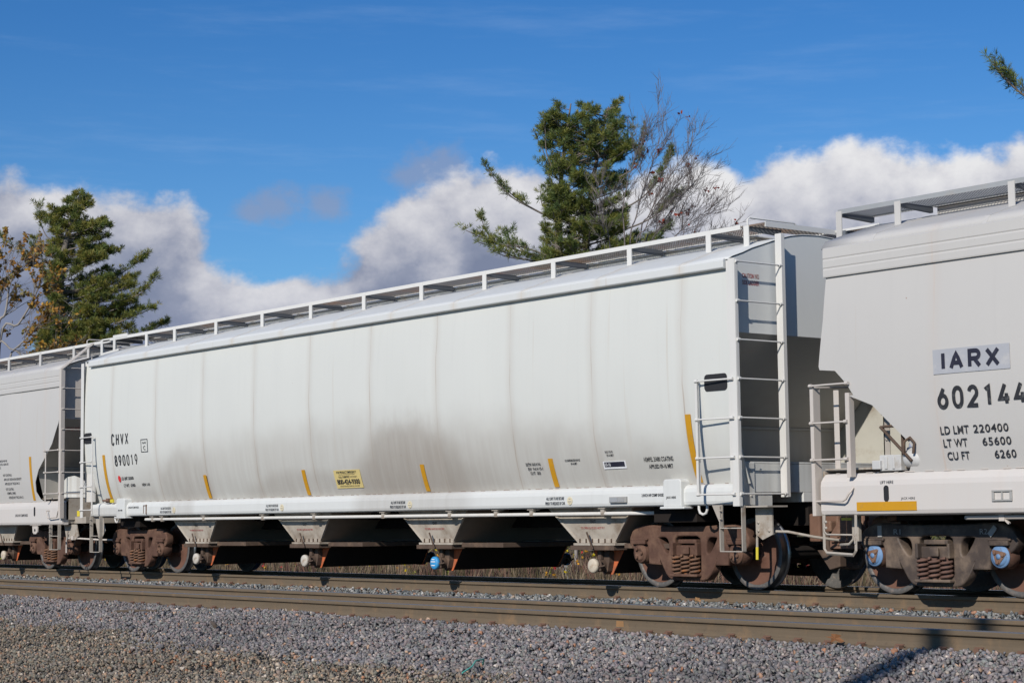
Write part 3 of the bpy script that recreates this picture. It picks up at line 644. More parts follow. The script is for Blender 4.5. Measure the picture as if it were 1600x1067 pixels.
    if style == 'black':
        t = MB(); t.box(-.03, .03, -.006, .006, -.065, .065); g = t.build('tag_plate', 'tag_grey', o, loc=(-.80, -1.17, .735)); g.rotation_euler = (0, 0, 0)
        g2 = g.copy(); col.objects.link(g2); g2.parent = o; g2.location = (.80, -1.175, .735); g2.rotation_euler = (0, .75, 0)
        for xx, tx in ((-.60, 'R1'), (.62, 'R2')):
            text_obj('stencil', tx, lambda u, v, xx=xx: (xx+u, -1.164, .70+v), .10, .06, 'tag_grey', o)
    return o

# ------------------------------------------------------------------ covered hopper cars
def poly_prof(pts, deg=4):
    z = np.array([p[0] for p in pts]); y = np.array([p[1] for p in pts]); c = np.polyfit(z, y, deg)
    return lambda q: float(np.polyval(c, min(max(q, z[0]), z[-1])))
PROF = {'A': poly_prof([(1.33, 1.425), (1.55, 1.505), (1.79, 1.570), (2.2, 1.637), (2.6, 1.660), (2.95, 1.662), (3.5, 1.650), (4.0, 1.615)]),
        'B': poly_prof([(1.40, 1.50), (1.7, 1.560), (2.2, 1.615), (2.6, 1.630), (3.1, 1.622), (3.5, 1.600), (3.75, 1.580)])}
def build_car(kind, xc, label, style):
    root = empty('covered_hopper_car', (xc, 0, 0), label, 'freight car', 'covered hopper cars coupled in the train')
    A = kind == 'A'
    P = PROF[kind]; H = 8.98                                     # half length of the body
    BODY, SILL, TRIM, ROOF, END = (('white_body', 'white_sill', 'white_trim', 'white_roof', 'grey_end') if A else ('warm_body', 'warm_sill', 'warm_trim', 'warm_body', 'grey_end' if kind == 'A' else 'warm_trim'))
    zb, zt = (1.33, 4.02) if A else (1.40, 3.76)
    # --- side sheets
    if A: cutL = cutR = [(0, 4.1), (0, 1.2)]
    else:
        cutL = [(.30, 4.0), (.24, 3.2), (.165, 2.66), (.18, 2.62), (.42, 2.595), (.54, 2.48), (.60, 2.42), (.60, 2.30), (.68, 2.30), (.95, 2.17), (1.42, 1.74), (1.50, 1.62), (1.36, 1.40)]
        cutR = [(.10, 4.0), (.08, 3.25), (.17, 2.97), (.45, 2.56), (.62, 2.42), (.70, 2.36), (1.13, 2.05), (1.33, 1.80), (1.36, 1.60), (1.22, 1.45), (1.05, 1.40)]
    def ins(cut, z):
        c = sorted((b, a) for a, b in cut); return float(np.interp(z, [q[0] for q in c], [q[1] for q in c]))
    body = MB(); body.smooth = True; nx = 204
    sp_, of_ = (1.755, .91) if A else (3.05, .83)
    rp_ = random.Random(4); dents = [(rp_.uniform(-8, 8), rp_.uniform(1.7, 3.7), rp_.uniform(.25, .7), rp_.uniform(-.006, .006)) for _ in range(46)]
    def skin(x, z):
        f = (x/sp_+of_) % 1.0-.5; q = .006*(abs(f)*2)**1.2 - .006*math.exp(-(f*sp_/.10)**2) if A else .006*abs(f)*2
        q *= min(1, (z-zb)/.35, (zt-z)/.45) if zb < z < zt else 0
        for dx_, dz_, r_, a_ in dents: q += a_*math.exp(-((x-dx_)**2/(r_*.7)**2+(z-dz_)**2/r_**2))
        return q*min(1, max(0, (H-.25-abs(x))/.4))
    zs = sorted(set(list(np.linspace(zb, zt, 30)) + [z for _, z in cutL+cutR if zb < z < zt]))
    for s in (-1, 1):
        L, R_ = (cutL, cutR) if s < 0 else (cutR, cutL)
        vs = []
        for z in zs:
            xl, xr = -H+ins(L, z), H-ins(R_, z)
            vs += [(xl+(xr-xl)*k/nx, s*(P(z)+skin(xl+(xr-xl)*k/nx, z)), z) for k in range(nx+1)]
        n = nx+1
        body.add(vs, [(i*n+k, i*n+k+1, (i+1)*n+k+1, (i+1)*n+k)[::-s] for i in range(len(zs)-1) for k in range(nx)])
    bo = body.build('body', [BODY, 'inner_primer'], root, solid=.012, fixn=False); bo.modifiers['thickness'].material_offset = 1; es = bo.modifiers.new('edges', 'EDGE_SPLIT'); es.split_angle = R(35)
    # --- end sheets, slope sheets, bulkheads
    rp = ([(1.655, 4.10), (1.57, 4.145), (1.39, 4.205), (1.22, 4.275), (1.04, 4.33), (.87, 4.385), (.70, 4.437), (.52, 4.482), (.30, 4.515), (0, 4.53)] if A else
          [(1.60, 4.04), (1.53, 4.13), (1.40, 4.175), (1.22, 4.235), (1.04, 4.285), (.87, 4.34), (.70, 4.39), (.52, 4.433), (.30, 4.465), (0, 4.48)])
    rh = rp + [(-y, z) for y, z in rp[::-1][1:]]
    XEs = {1: H-.09 if A else H-.13, -1: H-.09 if A else H-.42}
    for sgn in (-1, 1):
        e = MB(); XE = XEs[sgn]
        xe = sgn*XE; zbend = 3.2 if A else 3.05
        top = [(y*.985, z-.012) for y, z in rh]
        poly = [(-P(zbend)+.02, zbend)] + [(-P(z)+.02, z) for z in np.linspace(zbend+.15, zt, 5)] + top[::-1] + [(P(z)-.02, z) for z in np.linspace(zt, zbend+.15, 5)] + [(P(zbend)-.02, zbend)]
        e.prism(poly, xe-sgn*.02, xe, 'x')
        xi = sgn*(XE-1.13); zi = 2.09
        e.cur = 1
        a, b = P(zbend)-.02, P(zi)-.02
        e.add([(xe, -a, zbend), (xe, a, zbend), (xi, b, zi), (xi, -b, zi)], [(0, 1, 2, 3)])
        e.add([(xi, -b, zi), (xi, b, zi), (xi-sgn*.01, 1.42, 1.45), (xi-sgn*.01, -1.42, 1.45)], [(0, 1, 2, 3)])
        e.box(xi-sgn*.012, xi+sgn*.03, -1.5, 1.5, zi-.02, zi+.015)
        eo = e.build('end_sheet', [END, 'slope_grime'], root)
        # platform, end sill
        q = MB(); zt_ = 1.60 if A else 1.47
        q.box(xi, sgn*(H-.06), -1.46, 1.46, zt_-.025, zt_); q.box(sgn*(H-.10), sgn*(H-.06), -1.50, 1.50, 1.22 if A else 1.02, zt_-.027)
        q.box(sgn*(H-.14), sgn*(H-.09), -1.52, -.95, 1.05 if A else .95, 1.25); q.box(sgn*(H-.14), sgn*(H-.09), .95, 1.52, 1.05, 1.25)
        q.box(sgn*(H-.7), sgn*(H-.058), -.42, .42, 1.10, 1.22)
        if A:
            q.box(sgn*(H-.062), sgn*(H-.045), -1.50, -1.30, 1.06, 1.585)
            for yy, zz in ((-1.38, 1.5), (-1.38, 1.18), (-1.2, 1.5)): q.lathe([(.016, 0), (.014, .014*sgn), (0, .018*sgn)], (sgn*(H-.045), yy, zz), 'x', 8)
        q.build('end_sill', 'beige_metal' if not A else 'grey_end', root, bevel=.006)
    # --- eave
    e = MB()
    for s in (-1, 1):
        if A:
            pr = [(s*1.60, 3.985), (s*1.685, 3.985), (s*1.700, 4.000), (s*1.700, 4.085), (s*1.685, 4.105), (s*1.655, 4.112), (s*1.60, 4.10)]
            e.sweep(pr, [-H+.30, H-.12] if s < 0 else [-H+.12, H-.30])
        else:
            zz = [(1.585, 3.70), (1.618, 3.70), (1.622, 3.715), (1.622, 3.785), (1.616, 3.797), (1.616, 3.806), (1.622, 3.818), (1.622, 3.895), (1.616, 3.907), (1.616, 3.916), (1.622, 3.928), (1.618, 4.04), (1.60, 4.052), (1.56, 4.04)]
            e.sweep([(s*y, z) for y, z in zz], [-H+.26, H-.05] if s < 0 else [-H+.05, H-.26])
    e.build('eave', ROOF, root, bevel=.006 if A else 0)
    # --- roof
    r = MB(); r.smooth = True
    xs = list(np.linspace(-H+(.08 if A else .22), H-.08, 30))
    r.sweep(rh, xs, closed=False)
    r.smooth = False
    for k in range(11):                                        # roof carlines
        x = -8.0+1.6*k
        vs = [(x+dx, y, z+.006) for dx in (-.03, .03) for y, z in rh]; n = len(rh)
        r.add(vs, [(i, i+1, n+i+1, n+i) for i in range(n-1)])
    r.build('roof', ROOF, root, solid=.01)
    # --- trough hatch
    h = MB(); h.box(-H+.9, H-.9, -.29, .29, 4.44, 4.575); h.box(-H+.85, H-.85, -.325, .325, 4.58, 4.60)
    for k in range(11): h.box(-8+1.6*k-.03, -8+1.6*k+.03, -.34, .34, 4.603, 4.625)
    h.build('roof_hatch', ROOF, root, bevel=.006)
    # --- walkways
    zw = 4.63 if A else 4.60
    rail_m, gr_m = (('white_trim', 'grating_steel') if style != 'galv' else ('galvanised', 'grating_dark'))
    xl, xr = (-9.60, 8.45) if A else (-9.05, 9.70 if kind == 'C' else 8.6)
    for s in (-1, 1):
        a, b = (xl, xr) if s < 0 else (-xr, -xl)
        wk = MB(); wk.box(a, b, s*.955-.008, s*.955+.008, zw-.045, zw+.012); wk.box(a, b, s*.36-.006, s*.36+.006, zw-.03, zw)
        for x in (a, b): wk.box(x-.01, x+.01, s*.37, s*.945, zw-.04, zw+.005)
        wo_ = wk.build('walkway', rail_m, root)
        g = MB(); x = a+.03
        while x < b-.02: g.box(x-.004, x+.004, s*.37, s*.945, zw-.006, zw-.002); x += .045
        for k in range(15): y = s*(.375+.565*k/14); g.box(a+.02, b-.02, y-.004, y+.004, zw-.011, zw-.007)
        g.build('grating', gr_m, wo_)
        px = [k*1.6 - 8.0 + .15 for k in range(11)] if A else [k*1.62-8.12 for k in range(11)]
        if A: px = [9.0, 7.87, 6.33, 4.70, 3.08, 1.46, -.15, -1.76, -3.35, -4.98, -6.55, -7.68, -9.59]; px = px[1:] + [8.56, -9.04]
        else: px += [8.75, -9.03]
        px = [q for q in px if a-.01 <= (q if s < 0 else -q) <= b+.13] if A else px
        first = None
        for q in px:
            xx = q if s < 0 else -q
            zf = 4.335 if A else 4.265
            if abs(xx) > H-.05: zf = 4.30
            if first is None:
                pm = MB(); pm.box(-.045, .045, -.006, .006, zf-.02, zw-.01); pm.box(-.006, .006, s*-.006, s*-.05, zf-.02, zw-.05); pm.box(-.045, .045, -.04, .04, zf-.03, zf-.015)
                first = pm.build('post', TRIM if A else ROOF, wo_, loc=(xx, s*.965, 0)); fx = first
            else:
                fx = first.copy(); col.objects.link(fx); fx.parent = wo_; fx.location = (xx, s*.965, 0)
            # bracket under the boards is part of the hatch side
        br = MB()
        br.cur = 0; br.add([(dx_, s*.95, zw-.02+dz_) for dx_, dz_ in ((-.025, 0), (.025, 0), (.025, -.05), (-.025, -.05))] + [(dx_, s*.345, zw-.02+dz_) for dx_, dz_ in ((-.025, 0), (.025, 0), (.025, -.075), (-.025, -.075))], [(0, 1, 2, 3), (4, 5, 6, 7), (0, 1, 5, 4), (1, 2, 6, 5), (2, 3, 7, 6), (3, 0, 4, 7)])
        b0 = br.build('walkway_bracket', 'grating_dark', wo_)
        for k, q in enumerate(px):
            b1_ = b0
            if k: b1_ = b0.copy(); col.objects.link(b1_); b1_.parent = wo_
            b1_.location = (q if s < 0 else -q, 0, 0)
        if s < 0 and A or (s > 0):
            # outboard end arm carrying the overhanging walkway end
            x_ = a if s < 0 else b
            sg = -1 if s < 0 else 1
            am = MB(); am.prism([(sg*(H-.12), 4.28), (x_, 4.27), (x_, 4.36), (sg*(H-.12), 4.40)], s*.96-.006, s*.96+.006); am.build('end_arm', TRIM, root)
    # end running platform and grab irons on the roof
    for sg in ((1, -1) if A else (1,)):
        pf = MB(); s = sg
        x0 = sg*(H-.10)
        pf.box(sg*(H-.55), sg*(H-.05), -.95, .36, zw-.03, zw-.022) if False else None
        y0, y1 = (-.955, .36) if sg > 0 else (-.36, .955)
        for k in range(9): xx = sg*(H-.55+.055*k); pf.box(xx-.004, xx+.004, y0+.02, y1, zw-.022, zw-.002)
        for k in range(18): yy = y0+(y1-y0)*k/17; pf.box(sg*(H-.55), sg*(H-.10), yy-.003, yy+.003, zw-.025, zw-.006)
        ep = pf.build('end_platform', gr_m, root)
        tr_ = MB(); tr_.box(sg*(H-.105), sg*(H-.09), y0, y1, zw-.06, zw+.005)
        # step plate rising to the far walkway
        ya, yb = (.36, .96) if sg > 0 else (-.36, -.96)
        tr_.add([(sg*(H-.50), ya, zw+.0), (sg*(H-.06), ya, zw+.0), (sg*(H+.10), yb, zw+.05), (sg*(H-.50), yb, zw+.05)], [(0, 1, 2, 3)])
        tr_.box(sg*(H+.11), sg*(H-.50), yb-.01, yb+.01, zw-.02, zw+.05)
        tr_.build('platform_edge', TRIM if A else rail_m, ep)
        gi = MB(); yy0, yy1 = (-.86, .05) if sg > 0 else (-.05, .86)
        gi.tube([(sg*(H-.50), yy0, zw), (sg*(H-.50), yy0, zw+.09), (sg*(H-.50), yy0+.04, zw+.115), (sg*(H-.50), yy1-.04, zw+.115), (sg*(H-.50), yy1, zw+.09), (sg*(H-.50), yy1, zw)], .012, 8)
        gi.build('grab_iron', TRIM, root)
    # --- side sills
    if A: sp = [(1.40, 1.075), (1.515, 1.068), (1.540, 1.085), (1.550, 1.12), (1.550, 1.24), (1.538, 1.285), (1.505, 1.318), (1.46, 1.335), (1.40, 1.335)]
    else: sp = [(1.44, .925), (1.53, .918), (1.575, .935), (1.590, .98), (1.590, 1.26), (1.578, 1.315), (1.545, 1.36), (1.50, 1.40), (1.46, 1.408), (1.44, 1.405)]
    for s in (-1, 1):
        q = MB(); q.smooth = False
        q.sweep([(s*y, z) for y, z in sp], list(np.linspace(-H+.16, H-.10, 12)) if A else list(np.linspace(-H+.10, H-.06, 12)))
        q.build('side_sill', SILL, root, bevel=.008)
        wl = MB(); rr = random.Random(3)
        x = -8.7
        while x < 8.7:
            d = rr.uniform(.03, .14); wl.box(x, x+d, s*(P(zb)+.004), s*(P(zb)+.014), zb+.001, zb+.012); x += d+rr.uniform(.05, .25)
        wl.build('weld_bead', 'rust_brown' if A else 'warm_trim', root)
    return root, P, H, zw

def ladder(root, name, stiles, rungs, axis, mat, w_=.055, t_=.03, rung_r=.011, standoff=.0, rust='rust_brown'):
    """stiles: list of (x,y,z0,z1,(sx,sy)) box sections; rungs: list of (p,q)"""
    m = MB()
    for (x, y, z0, z1, sx, sy) in stiles: m.box(x-sx/2, x+sx/2, y-sy/2, y+sy/2, z0, z1)
    o = m.build(name, mat, root, bevel=.004)
    for p, q in rungs:
        r = MB(); r.tube([p, q], rung_r, 8)
        for e_, d in ((p, 1), (q, -1)):
            v = Vector(e_); dr = (Vector(q)-Vector(p)).normalized()*d
            r.tube([v-dr*.012, v+dr*.035], .021, 8)
        r.build('rung', mat, o)
    return o

def hoppers(root, centres, dark='hopper_dark', paint='hopper_paint', caps=None, zt=1.06, yt=1.42):
    cols = caps or ['cap_cream']*len(centres)
    for cx, cm in zip(centres, cols):
        m = MB()
        zb, yb = .60, 1.24; a, b = 1.02, .37
        zt2 = 1.32
        # full pyramid: side faces light, slope faces darker
        top = [(cx-a*1.30, yt-.02, zt2), (cx+a*1.30, yt-.02, zt2)]
        v = [(cx-1.12, -yt+.01, zt2), (cx+1.12, -yt+.01, zt2), (cx+1.12, yt-.01, zt2), (cx-1.12, yt-.01, zt2), (cx-b, -yb, zb), (cx+b, -yb, zb), (cx+b, yb, zb), (cx-b, yb, zb)]
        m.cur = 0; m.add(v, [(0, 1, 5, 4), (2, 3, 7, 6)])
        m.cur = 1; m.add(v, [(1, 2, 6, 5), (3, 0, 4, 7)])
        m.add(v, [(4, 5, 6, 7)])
        m.cur = 0
        for s in (-1, 1):
            for e_ in (0, 1):   # corner angles
                i, j = (0, 4) if e_ == 0 else (1, 5)
                p, q = Vector(v[i if s < 0 else (3 if e_ == 0 else 2)]), Vector(v[j if s < 0 else (7 if e_ == 0 else 6)])
                m.bar(p, q, .03, .03)
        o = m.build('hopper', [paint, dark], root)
        # flange and weather strip
        f = MB(); f.cur = 0
        f.box(cx-b-.07, cx+b+.05, -yb-.05, yb+.05, .558, .590); f.cur = 1; f.box(cx-b-.14, cx+b+.02, -yb-.045, yb+.045, .495, .556)
        f.cur = 0
        for s in (-1, 1):
            f.box(cx-b-.02, cx+b+.03, s*(yb+.01)-.012, s*(yb+.01)+.012, .592, .645)
        f.cur = 1; f.box(cx+b+.05, cx+b+1.05, -yb+.12, yb-.12, .52, .585); 
        for k in range(6): f.box(cx-b+.04+k*.13, cx-b+.055+k*.13, -yb-.04, -yb-.022, .592, .65)
        f.build('hopper_flange', [paint, 'under_brown'], o, bevel=.004)
        # outlet trough across the car
        t = MB(); t.cur = 0
        t.prism([(cx-.30, .493), (cx+.30, .493), (cx+.10, .215), (cx+.05, .175), (cx-.05, .175), (cx-.10, .215)], -yb+.22, yb-.22)
        t.build('outlet_trough', 'under_black', o)
        for s in (-1, 1):
            g = MB(); y = s*(yb-.215)
            g.cur = 0; g.prism([(cx-.31, .493), (cx+.31, .493), (cx+.085, .165), (cx-.085, .165)], y, y+s*.012)
            g.cur = 1
            g.prism([(cx-.06, .48), (cx+.12, .48), (cx+.115, .33), (cx+.075, .21), (cx+.02, .165), (cx-.02, .20), (cx-.055, .33)], y+s*.014, y+s*.10)
            g.build('outlet_gate', ['gate_orange', 'under_brown'], o)
        # discharge tube with cap at each side
        for s in (-1, 1):
            d = MB(); d.cur = 0
            xx = cx-.13*0-.02
            d.tube([(xx, s*(yb-.40), .30), (xx, s*(yb-.10), .285), (xx, s*(yb+.02), .285)], .085, 18)
            d.box(xx-.045, xx+.03, s*(yb-.08)-.02, s*(yb-.08)+.02, .37, .50)
            d.tube([(xx-.11, s*(yb+.0), .285), (xx+.12, s*(yb+.0), .285)], .025, 8)
            d.tube([(xx+.09, s*(yb+.02), .36), (xx+.13, s*(yb+.03), .30), (xx+.10, s*(yb+.02), .22)], .018, 6)
            d.tube([(xx+.02, s*(yb+.08), .51), (xx-.08, s*(yb+.10), .74)], .013, 6)
            d.tube([(xx+.06, s*(yb+.05), .30), (xx+.12, s*(yb+.05), .27), (xx+.20, s*(yb+.02), .29)], .012, 6)
            d.build('discharge_tube', 'under_brown', o)
            c = MB(); c.smooth = True; c.lathe([(.0, -.030), (.075, -.028), (.093, -.018), (.098, 0), (.098, .028), (.09, .035)], (0, 0, 0), n=28)
            co = c.build('outlet_cap', cm, o, loc=(xx, s*(yb+.06), .285))
            if s > 0: co.rotation_euler = (0, 0, math.pi)
            if cm == 'cap_blue' and s < 0:
                ring = MB()
                for rr, zz, ww in ((0, .055, .07), (0, .02, .11), (0, -.035, .09)): ring.box(-ww/2, ww/2, -.0325, -.0305, zz-.007, zz+.007)
                ring.build('cap_print', 'label_white', o, loc=(xx, -(yb+.06), .285))

def underframe(root, H):
    m = MB(); m.box(-H+.1, H-.1, -.30, .30, .80, 1.12); m.box(-7.95, -7.15, -1.36, 1.36, .86, 1.06); m.box(7.15, 7.95, -1.36, 1.36, .86, 1.06)
    m.box(-.25+7.56, .25+7.56, -.35, .35, .62, .82); m.box(-.25-7.56, .25-7.56, -.35, .35, .62, .82)
    m.box(-6.6, 6.6, -.55, .55, .95, 1.25)
    m.build('centre_sill', 'under_black', root, bevel=.01)
    for sg in (-1, 1):
        c = MB()
        c.box(sg*(H-.10), sg*(H+.35), -.20, .20, .64, 1.02); c.box(sg*(H+.35), sg*(H+.40), -.30, .30, .58, 1.06)
        c.box(sg*(H+.28), sg*(H+.62), -.12, .12, .74, .96)
        c.prism([(sg*(H+.50), .16), (sg*(H+.62), .20), (sg*(H+.66), -.20), (sg*(H+.44), -.14)], .70, 1.0, 'z')
        c.box(sg*(H-.06), sg*(H+.30), -.33, -.20, .72, .86); c.box(sg*(H+.02), sg*(H+.20), -.42, -.33, .60, .95)
        c.build('coupler', 'rust_brown', root, bevel=.02)
        h = MB(); x = sg*(H+.25)
        h.tube([(x, -.34, .72), (x+sg*.02, -.36, .55), (x+sg*.06, -.36, .40), (x+sg*.16, -.34, .30), (x+sg*.30, -.30, .28), (x+sg*.42, -.25, .32)], [.03, .03, .035, .03, .028, .028], 8)
        h.build('air_hose', 'under_brown', root)

def stirrup(root, x0, x1, z0, zmid, z1, mat, plate=None):
    m = MB(); y = -1.60
    for zz in (z0, zmid): m.bar((x0, y, zz), (x1, y, zz), .014, .05) if False else m.box(x0, x1, y-.035, y+.035, zz-.007, zz+.007)
    m.box(x0-.007, x0+.007, y-.035, y+.035, z0, z1); m.box(x1-.007, x1+.007, y-.035, y+.035, z0, z1)
    for zz in (z1-.06, z1-.16): m.lathe([(.014, 0), (.012, -.012), (0, -.016)], (x0+.02, y-.036, zz), 'y', 8)
    return m.build('sill_step', mat, root, bevel=.004)

# =============== the middle car
carA, PA, H, zwA = build_car('A', XC, 'whole white covered hopper car in the middle, brown soot fan low on its side', 'paint')
hoppers(carA, [-12.62-XC, -8.97-XC, -5.32-XC, -1.68-XC], caps=['cap_white', 'cap_white', 'cap_blue', 'cap_cream'])
underframe(carA, H)
for sg in (-1, 1): make_truck(carA, sg*7.558, 'rust', sg)
RZ = [4.06, 3.57, 3.09, 2.61, 2.13, 1.65, 1.20]
xe = H+.045
ys, yi = -1.675, -.86
m = ladder(carA, 'end_ladder', [(xe-.045, ys, 1.05, 4.10, .11, .014), (xe+.005, ys+.03, 1.05, 4.10, .012, .05), (xe-.02, yi, 1.16, 4.47, .10, .010), (xe+.03, yi+.03, 1.16, 4.47, .010, .065)],
           [((xe+.02, ys+.02, z), (xe+.02, yi, z)) for z in RZ], 'y', 'white_trim')
m = ladder(carA, 'side_ladder', [(.83-XC, -1.745, 1.20, 2.63, .035, .02), (.83-XC, -1.72, 1.20, 2.62, .012, .05)],
           [((.83-XC, -1.755, z), (xe-.05, -1.70, z)) for z in RZ[3:]], 'x', 'white_trim')
m = ladder(carA, 'side_ladder', [(-H+.60, -1.745, 1.12, 2.63, .035, .02), (-H+.06, -1.700, 1.05, 4.07, .11, .014), (-H+.005, -1.67, 1.05, 4.07, .012, .06)],
           [((-H+.03, -1.715, z), (-H+.60, -1.755, z)) for z in RZ[3:]], 'x', 'white_trim')
pl = MB(); pl.box(-H+.002, -H+.30, -1.615, -1.600, 3.95, 4.12); pl.box(-H+.012, -H+.36, -1.60, -1.55, 1.36, 3.949); pl.build('corner_plate', 'white_trim', carA)
pl = MB(); pl.box(H-.10, H-.012, -1.668, -1.655, 1.34, 4.08); pl.build('corner_plate', 'white_trim', carA)
def rrect(x0, x1, z0, z1, r=.05, n=5):
    out = []
    for cx, cz, a0 in ((x1-r, z1-r, 0), (x0+r, z1-r, 90), (x0+r, z0+r, 180), (x1-r, z0+r, 270)):
        out += [(cx+r*math.cos(R(a0+90*k/n)), cz+r*math.sin(R(a0+90*k/n))) for k in range(n+1)]
    return out
ho = MB(); ho.prism(rrect(.90-XC, 1.30-XC, 2.48, 2.69), -PA(2.58)-.012, -PA(2.58)+.01); ho.build('hand_hole', 'black_hole', carA)
ho = MB(); ho.prism(rrect(-H+.10, -H+.42, 2.49, 2.70), -PA(2.58)-.012, -PA(2.58)+.01); ho.build('hand_hole', 'black_hole', carA)
# train pipe below the sill
tp = MB(); tp.tube([(-14.27-XC, -1.46, 1.005), (-.9-XC, -1.46, .985), (-.45-XC, -1.30, .985)], .026, 10)
to_ = tp.build('train_pipe', 'white_trim', carA)
for x in [-13.97, -13.6, -12.05, -10.03, -8.42, -6.44, -4.71, -3.6, -2.79, -1.28]:
    b = MB(); b.box(-.07, .07, -.045, .045, .055, .066); b.box(-.035, .035, -.03, .03, -.03, .05); b.bar((.03, 0, .05), (.11, .04, .06), .03, .01); b.lathe([(.036, -.03), (.036, .03)], (0, 0, 0), 'x', 10)
    b.build('pipe_bracket', 'beige_metal', to_, loc=(x-XC, -1.46, .995))
# jacking pads, hooks, stirrups
for x0 in (.035, -15.20):
    j = MB(); j.prism([(x0-XC, 1.06), (x0+.33-XC, 1.06), (x0+.33-XC, 1.38), (x0+.30-XC, 1.41), (x0+.03-XC, 1.41), (x0-XC, 1.38)], -1.60, -1.40); j.box(x0-.05-XC, x0+.40-XC, -1.62, -1.45, 1.03, 1.062)
    j.build('jacking_pad', 'white_sill', carA, bevel=.012)
    xh = .66 if x0 > 0 else -15.36
    hk = MB(); hk.tube([(xh-.075-XC+.075*0+.0, -1.5, 1.09), (xh-.075-XC, -1.5, 1.02), (xh-.055-XC, -1.5, .975), (xh-XC, -1.5, .955), (xh+.055-XC, -1.5, .975), (xh+.075-XC, -1.5, 1.02), (xh+.075-XC, -1.5, 1.09)], .018, 8)
    hk.build('rope_hook', 'white_trim', carA)
stirrup(carA, 1.08-XC, 1.46-XC, .50, .785, 1.06, 'beige_metal'); stirrup(carA, -16.24-XC, -15.84-XC, .39, .70, 1.08, 'beige_metal')
sp_ = MB(); sp_.prism([(.92-XC, 1.07), (1.10-XC, 1.07), (1.09-XC, .80), (1.04-XC, .86)], -1.60, -1.588); sp_.build('step_plate', 'beige_metal', carA); sp_ = MB()
sp_.box(1.47-XC, 1.75-XC, -1.40, -1.38, .70, 1.03); sp_.box(1.36-XC, 1.82-XC, -1.55, -1.2, 1.035, 1.055)
sp_.prism([(1.50-XC, .70), (1.75-XC, .70), (1.84-XC, .73), (1.60-XC, .64)], -1.42, -1.40)
for a, z in ((1.52, .98), (1.68, .98), (1.52, .85), (1.52, .75), (1.70, .75)): sp_.lathe([(.018, 0), (.016, -.014), (0, -.018)], (a-XC, -1.40, z), 'y', 8)
sp_.build('step_plate', 'beige_metal', carA); sp_ = MB(); sp_.prism([(-16.3-XC, 1.05), (-15.95-XC, 1.05), (-15.85-XC, .80), (-16.1-XC, .55)], -1.5, -1.49)
sp_.build('step_plate', 'beige_metal', carA)
rd = MB(); rd.tube([(1.425-XC, -1.34, .40), (1.432-XC, -1.34, .66), (1.45-XC, -1.34, .715), (1.50-XC, -1.34, .735), (1.66-XC, -1.33, .742), (1.86-XC, -1.25, .735), (2.10-XC, -1.05, .67), (2.3-XC, -.6, .60), (2.42-XC, -.1, .60)], .017, 8)
rd.box(1.60-XC, 1.68-XC, -1.37, -1.28, .70, .79)
ro = rd.build('uncoupling_rod', 'beige_metal', carA)
yt_ = MB(); yt_.tube([(1.4245-XC, -1.34, .398), (1.428-XC, -1.34, .55)], .019, 8); yt_.build('rod_grip', 'tag_yellow', ro)
# orange reflective strips that follow the curve of the side
def strip(root, P, x, z0, z1, w_, name='reflective_strip'):
    m = MB(); n = 10
    vs = [];
    for k in range(n+1):
        z = z0+(z1-z0)*k/n; y = -P(z)-.017
        vs += [(x, y, z), (x+w_, y, z)]
    m.add(vs, [(2*k, 2*k+1, 2*k+3, 2*k+2) for k in range(n)]); return m.build(name, 'stripe_yellow', root, solid=.003)
for x, z1, z0 in ((-11.89, 1.77, 1.36), (-8.64, 1.77, 1.36), (-5.32, 1.76, 1.36), (-2.30, 1.75, 1.36), (.52, 2.215, 1.36), (-15.69, 2.25, 1.37)): strip(carA, PA, x-XC, z0, z1, .10)
# lettering
def onA(x, z): return lambda u, v: (x-XC+u, -PA(z+v)-.019, z+v)
def sillA(x, z): return lambda u, v: (x-XC+u, -1.5565, z+v)
def T(s, x, z, w_, h_, f=onA, mat='lettering_black', nm='stencil', bold=.02, sl=1, sp=1.0): return text_obj(nm, s, f(x, z), w_, h_, mat, carA, bold, sl, sp)
stroke_text('reporting_mark', 'CHVX', onA(-15.285, 2.415), .70, .225, .029, 'lettering_black', carA, gap=.50, slices=3); stroke_text('car_number', '890019', onA(-15.20, 2.02), .94, .21, .027, 'lettering_black', carA, gap=.40, slices=3)
d = MB(); d.add([(-15.10-XC+.05*math.cos(a), -PA(1.78+.062*math.sin(a))-.019, 1.78+.062*math.sin(a)) for a in np.linspace(0, 2*math.pi, 24, endpoint=False)], [tuple(range(24))]); d.build('red_dot', 'dot_red', carA, solid=.002)
T('LD LMT 202600', -15.01, 1.755, .48, .06); T('LT WT   67400', -14.98, 1.62, .46, .06); T('NEW 1-90', -14.24, 1.625, .30, .055)
fr = MB()
def frame(m, x0, x1, z0, z1, t, P=PA):
    for a, b, c, d_ in ((x0, x1, z0, z0+t), (x0, x1, z1-t, z1), (x0, x0+t, z0+t, z1-t), (x1-t, x1, z0+t, z1-t)):
        m.add([(a, -P(c)-.018, c), (b, -P(c)-.018, c), (b, -P(d_)-.018, d_), (a, -P(d_)-.018, d_)], [(0, 1, 2, 3)])
frame(fr, -14.09-XC, -13.83-XC, 2.25, 2.49, .012); fr.build('plate_frame', 'lettering_black', carA, solid=.002)
T('PLATE', -14.03, 2.405, .14, .035); T('C', -14.0, 2.29, .08, .075, bold=.01)
yp = MB(); x0, x1 = -7.70-XC, -6.95-XC
yp.add([(x0, -PA(1.45)-.018, 1.45), (x1, -PA(1.45)-.018, 1.45), (x1, -PA(1.59)-.018, 1.59), (x0, -PA(1.59)-.018, 1.59), (x1, -PA(1.735)-.018, 1.735), (x0, -PA(1.735)-.018, 1.735)], [(0, 1, 2, 3), (3, 2, 4, 5)])
yo = yp.build('placard', 'placard_yellow', carA, solid=.003)
def onP(x, z): return lambda u, v: (x-XC+u, -PA(z+v)-.0245, z+v)
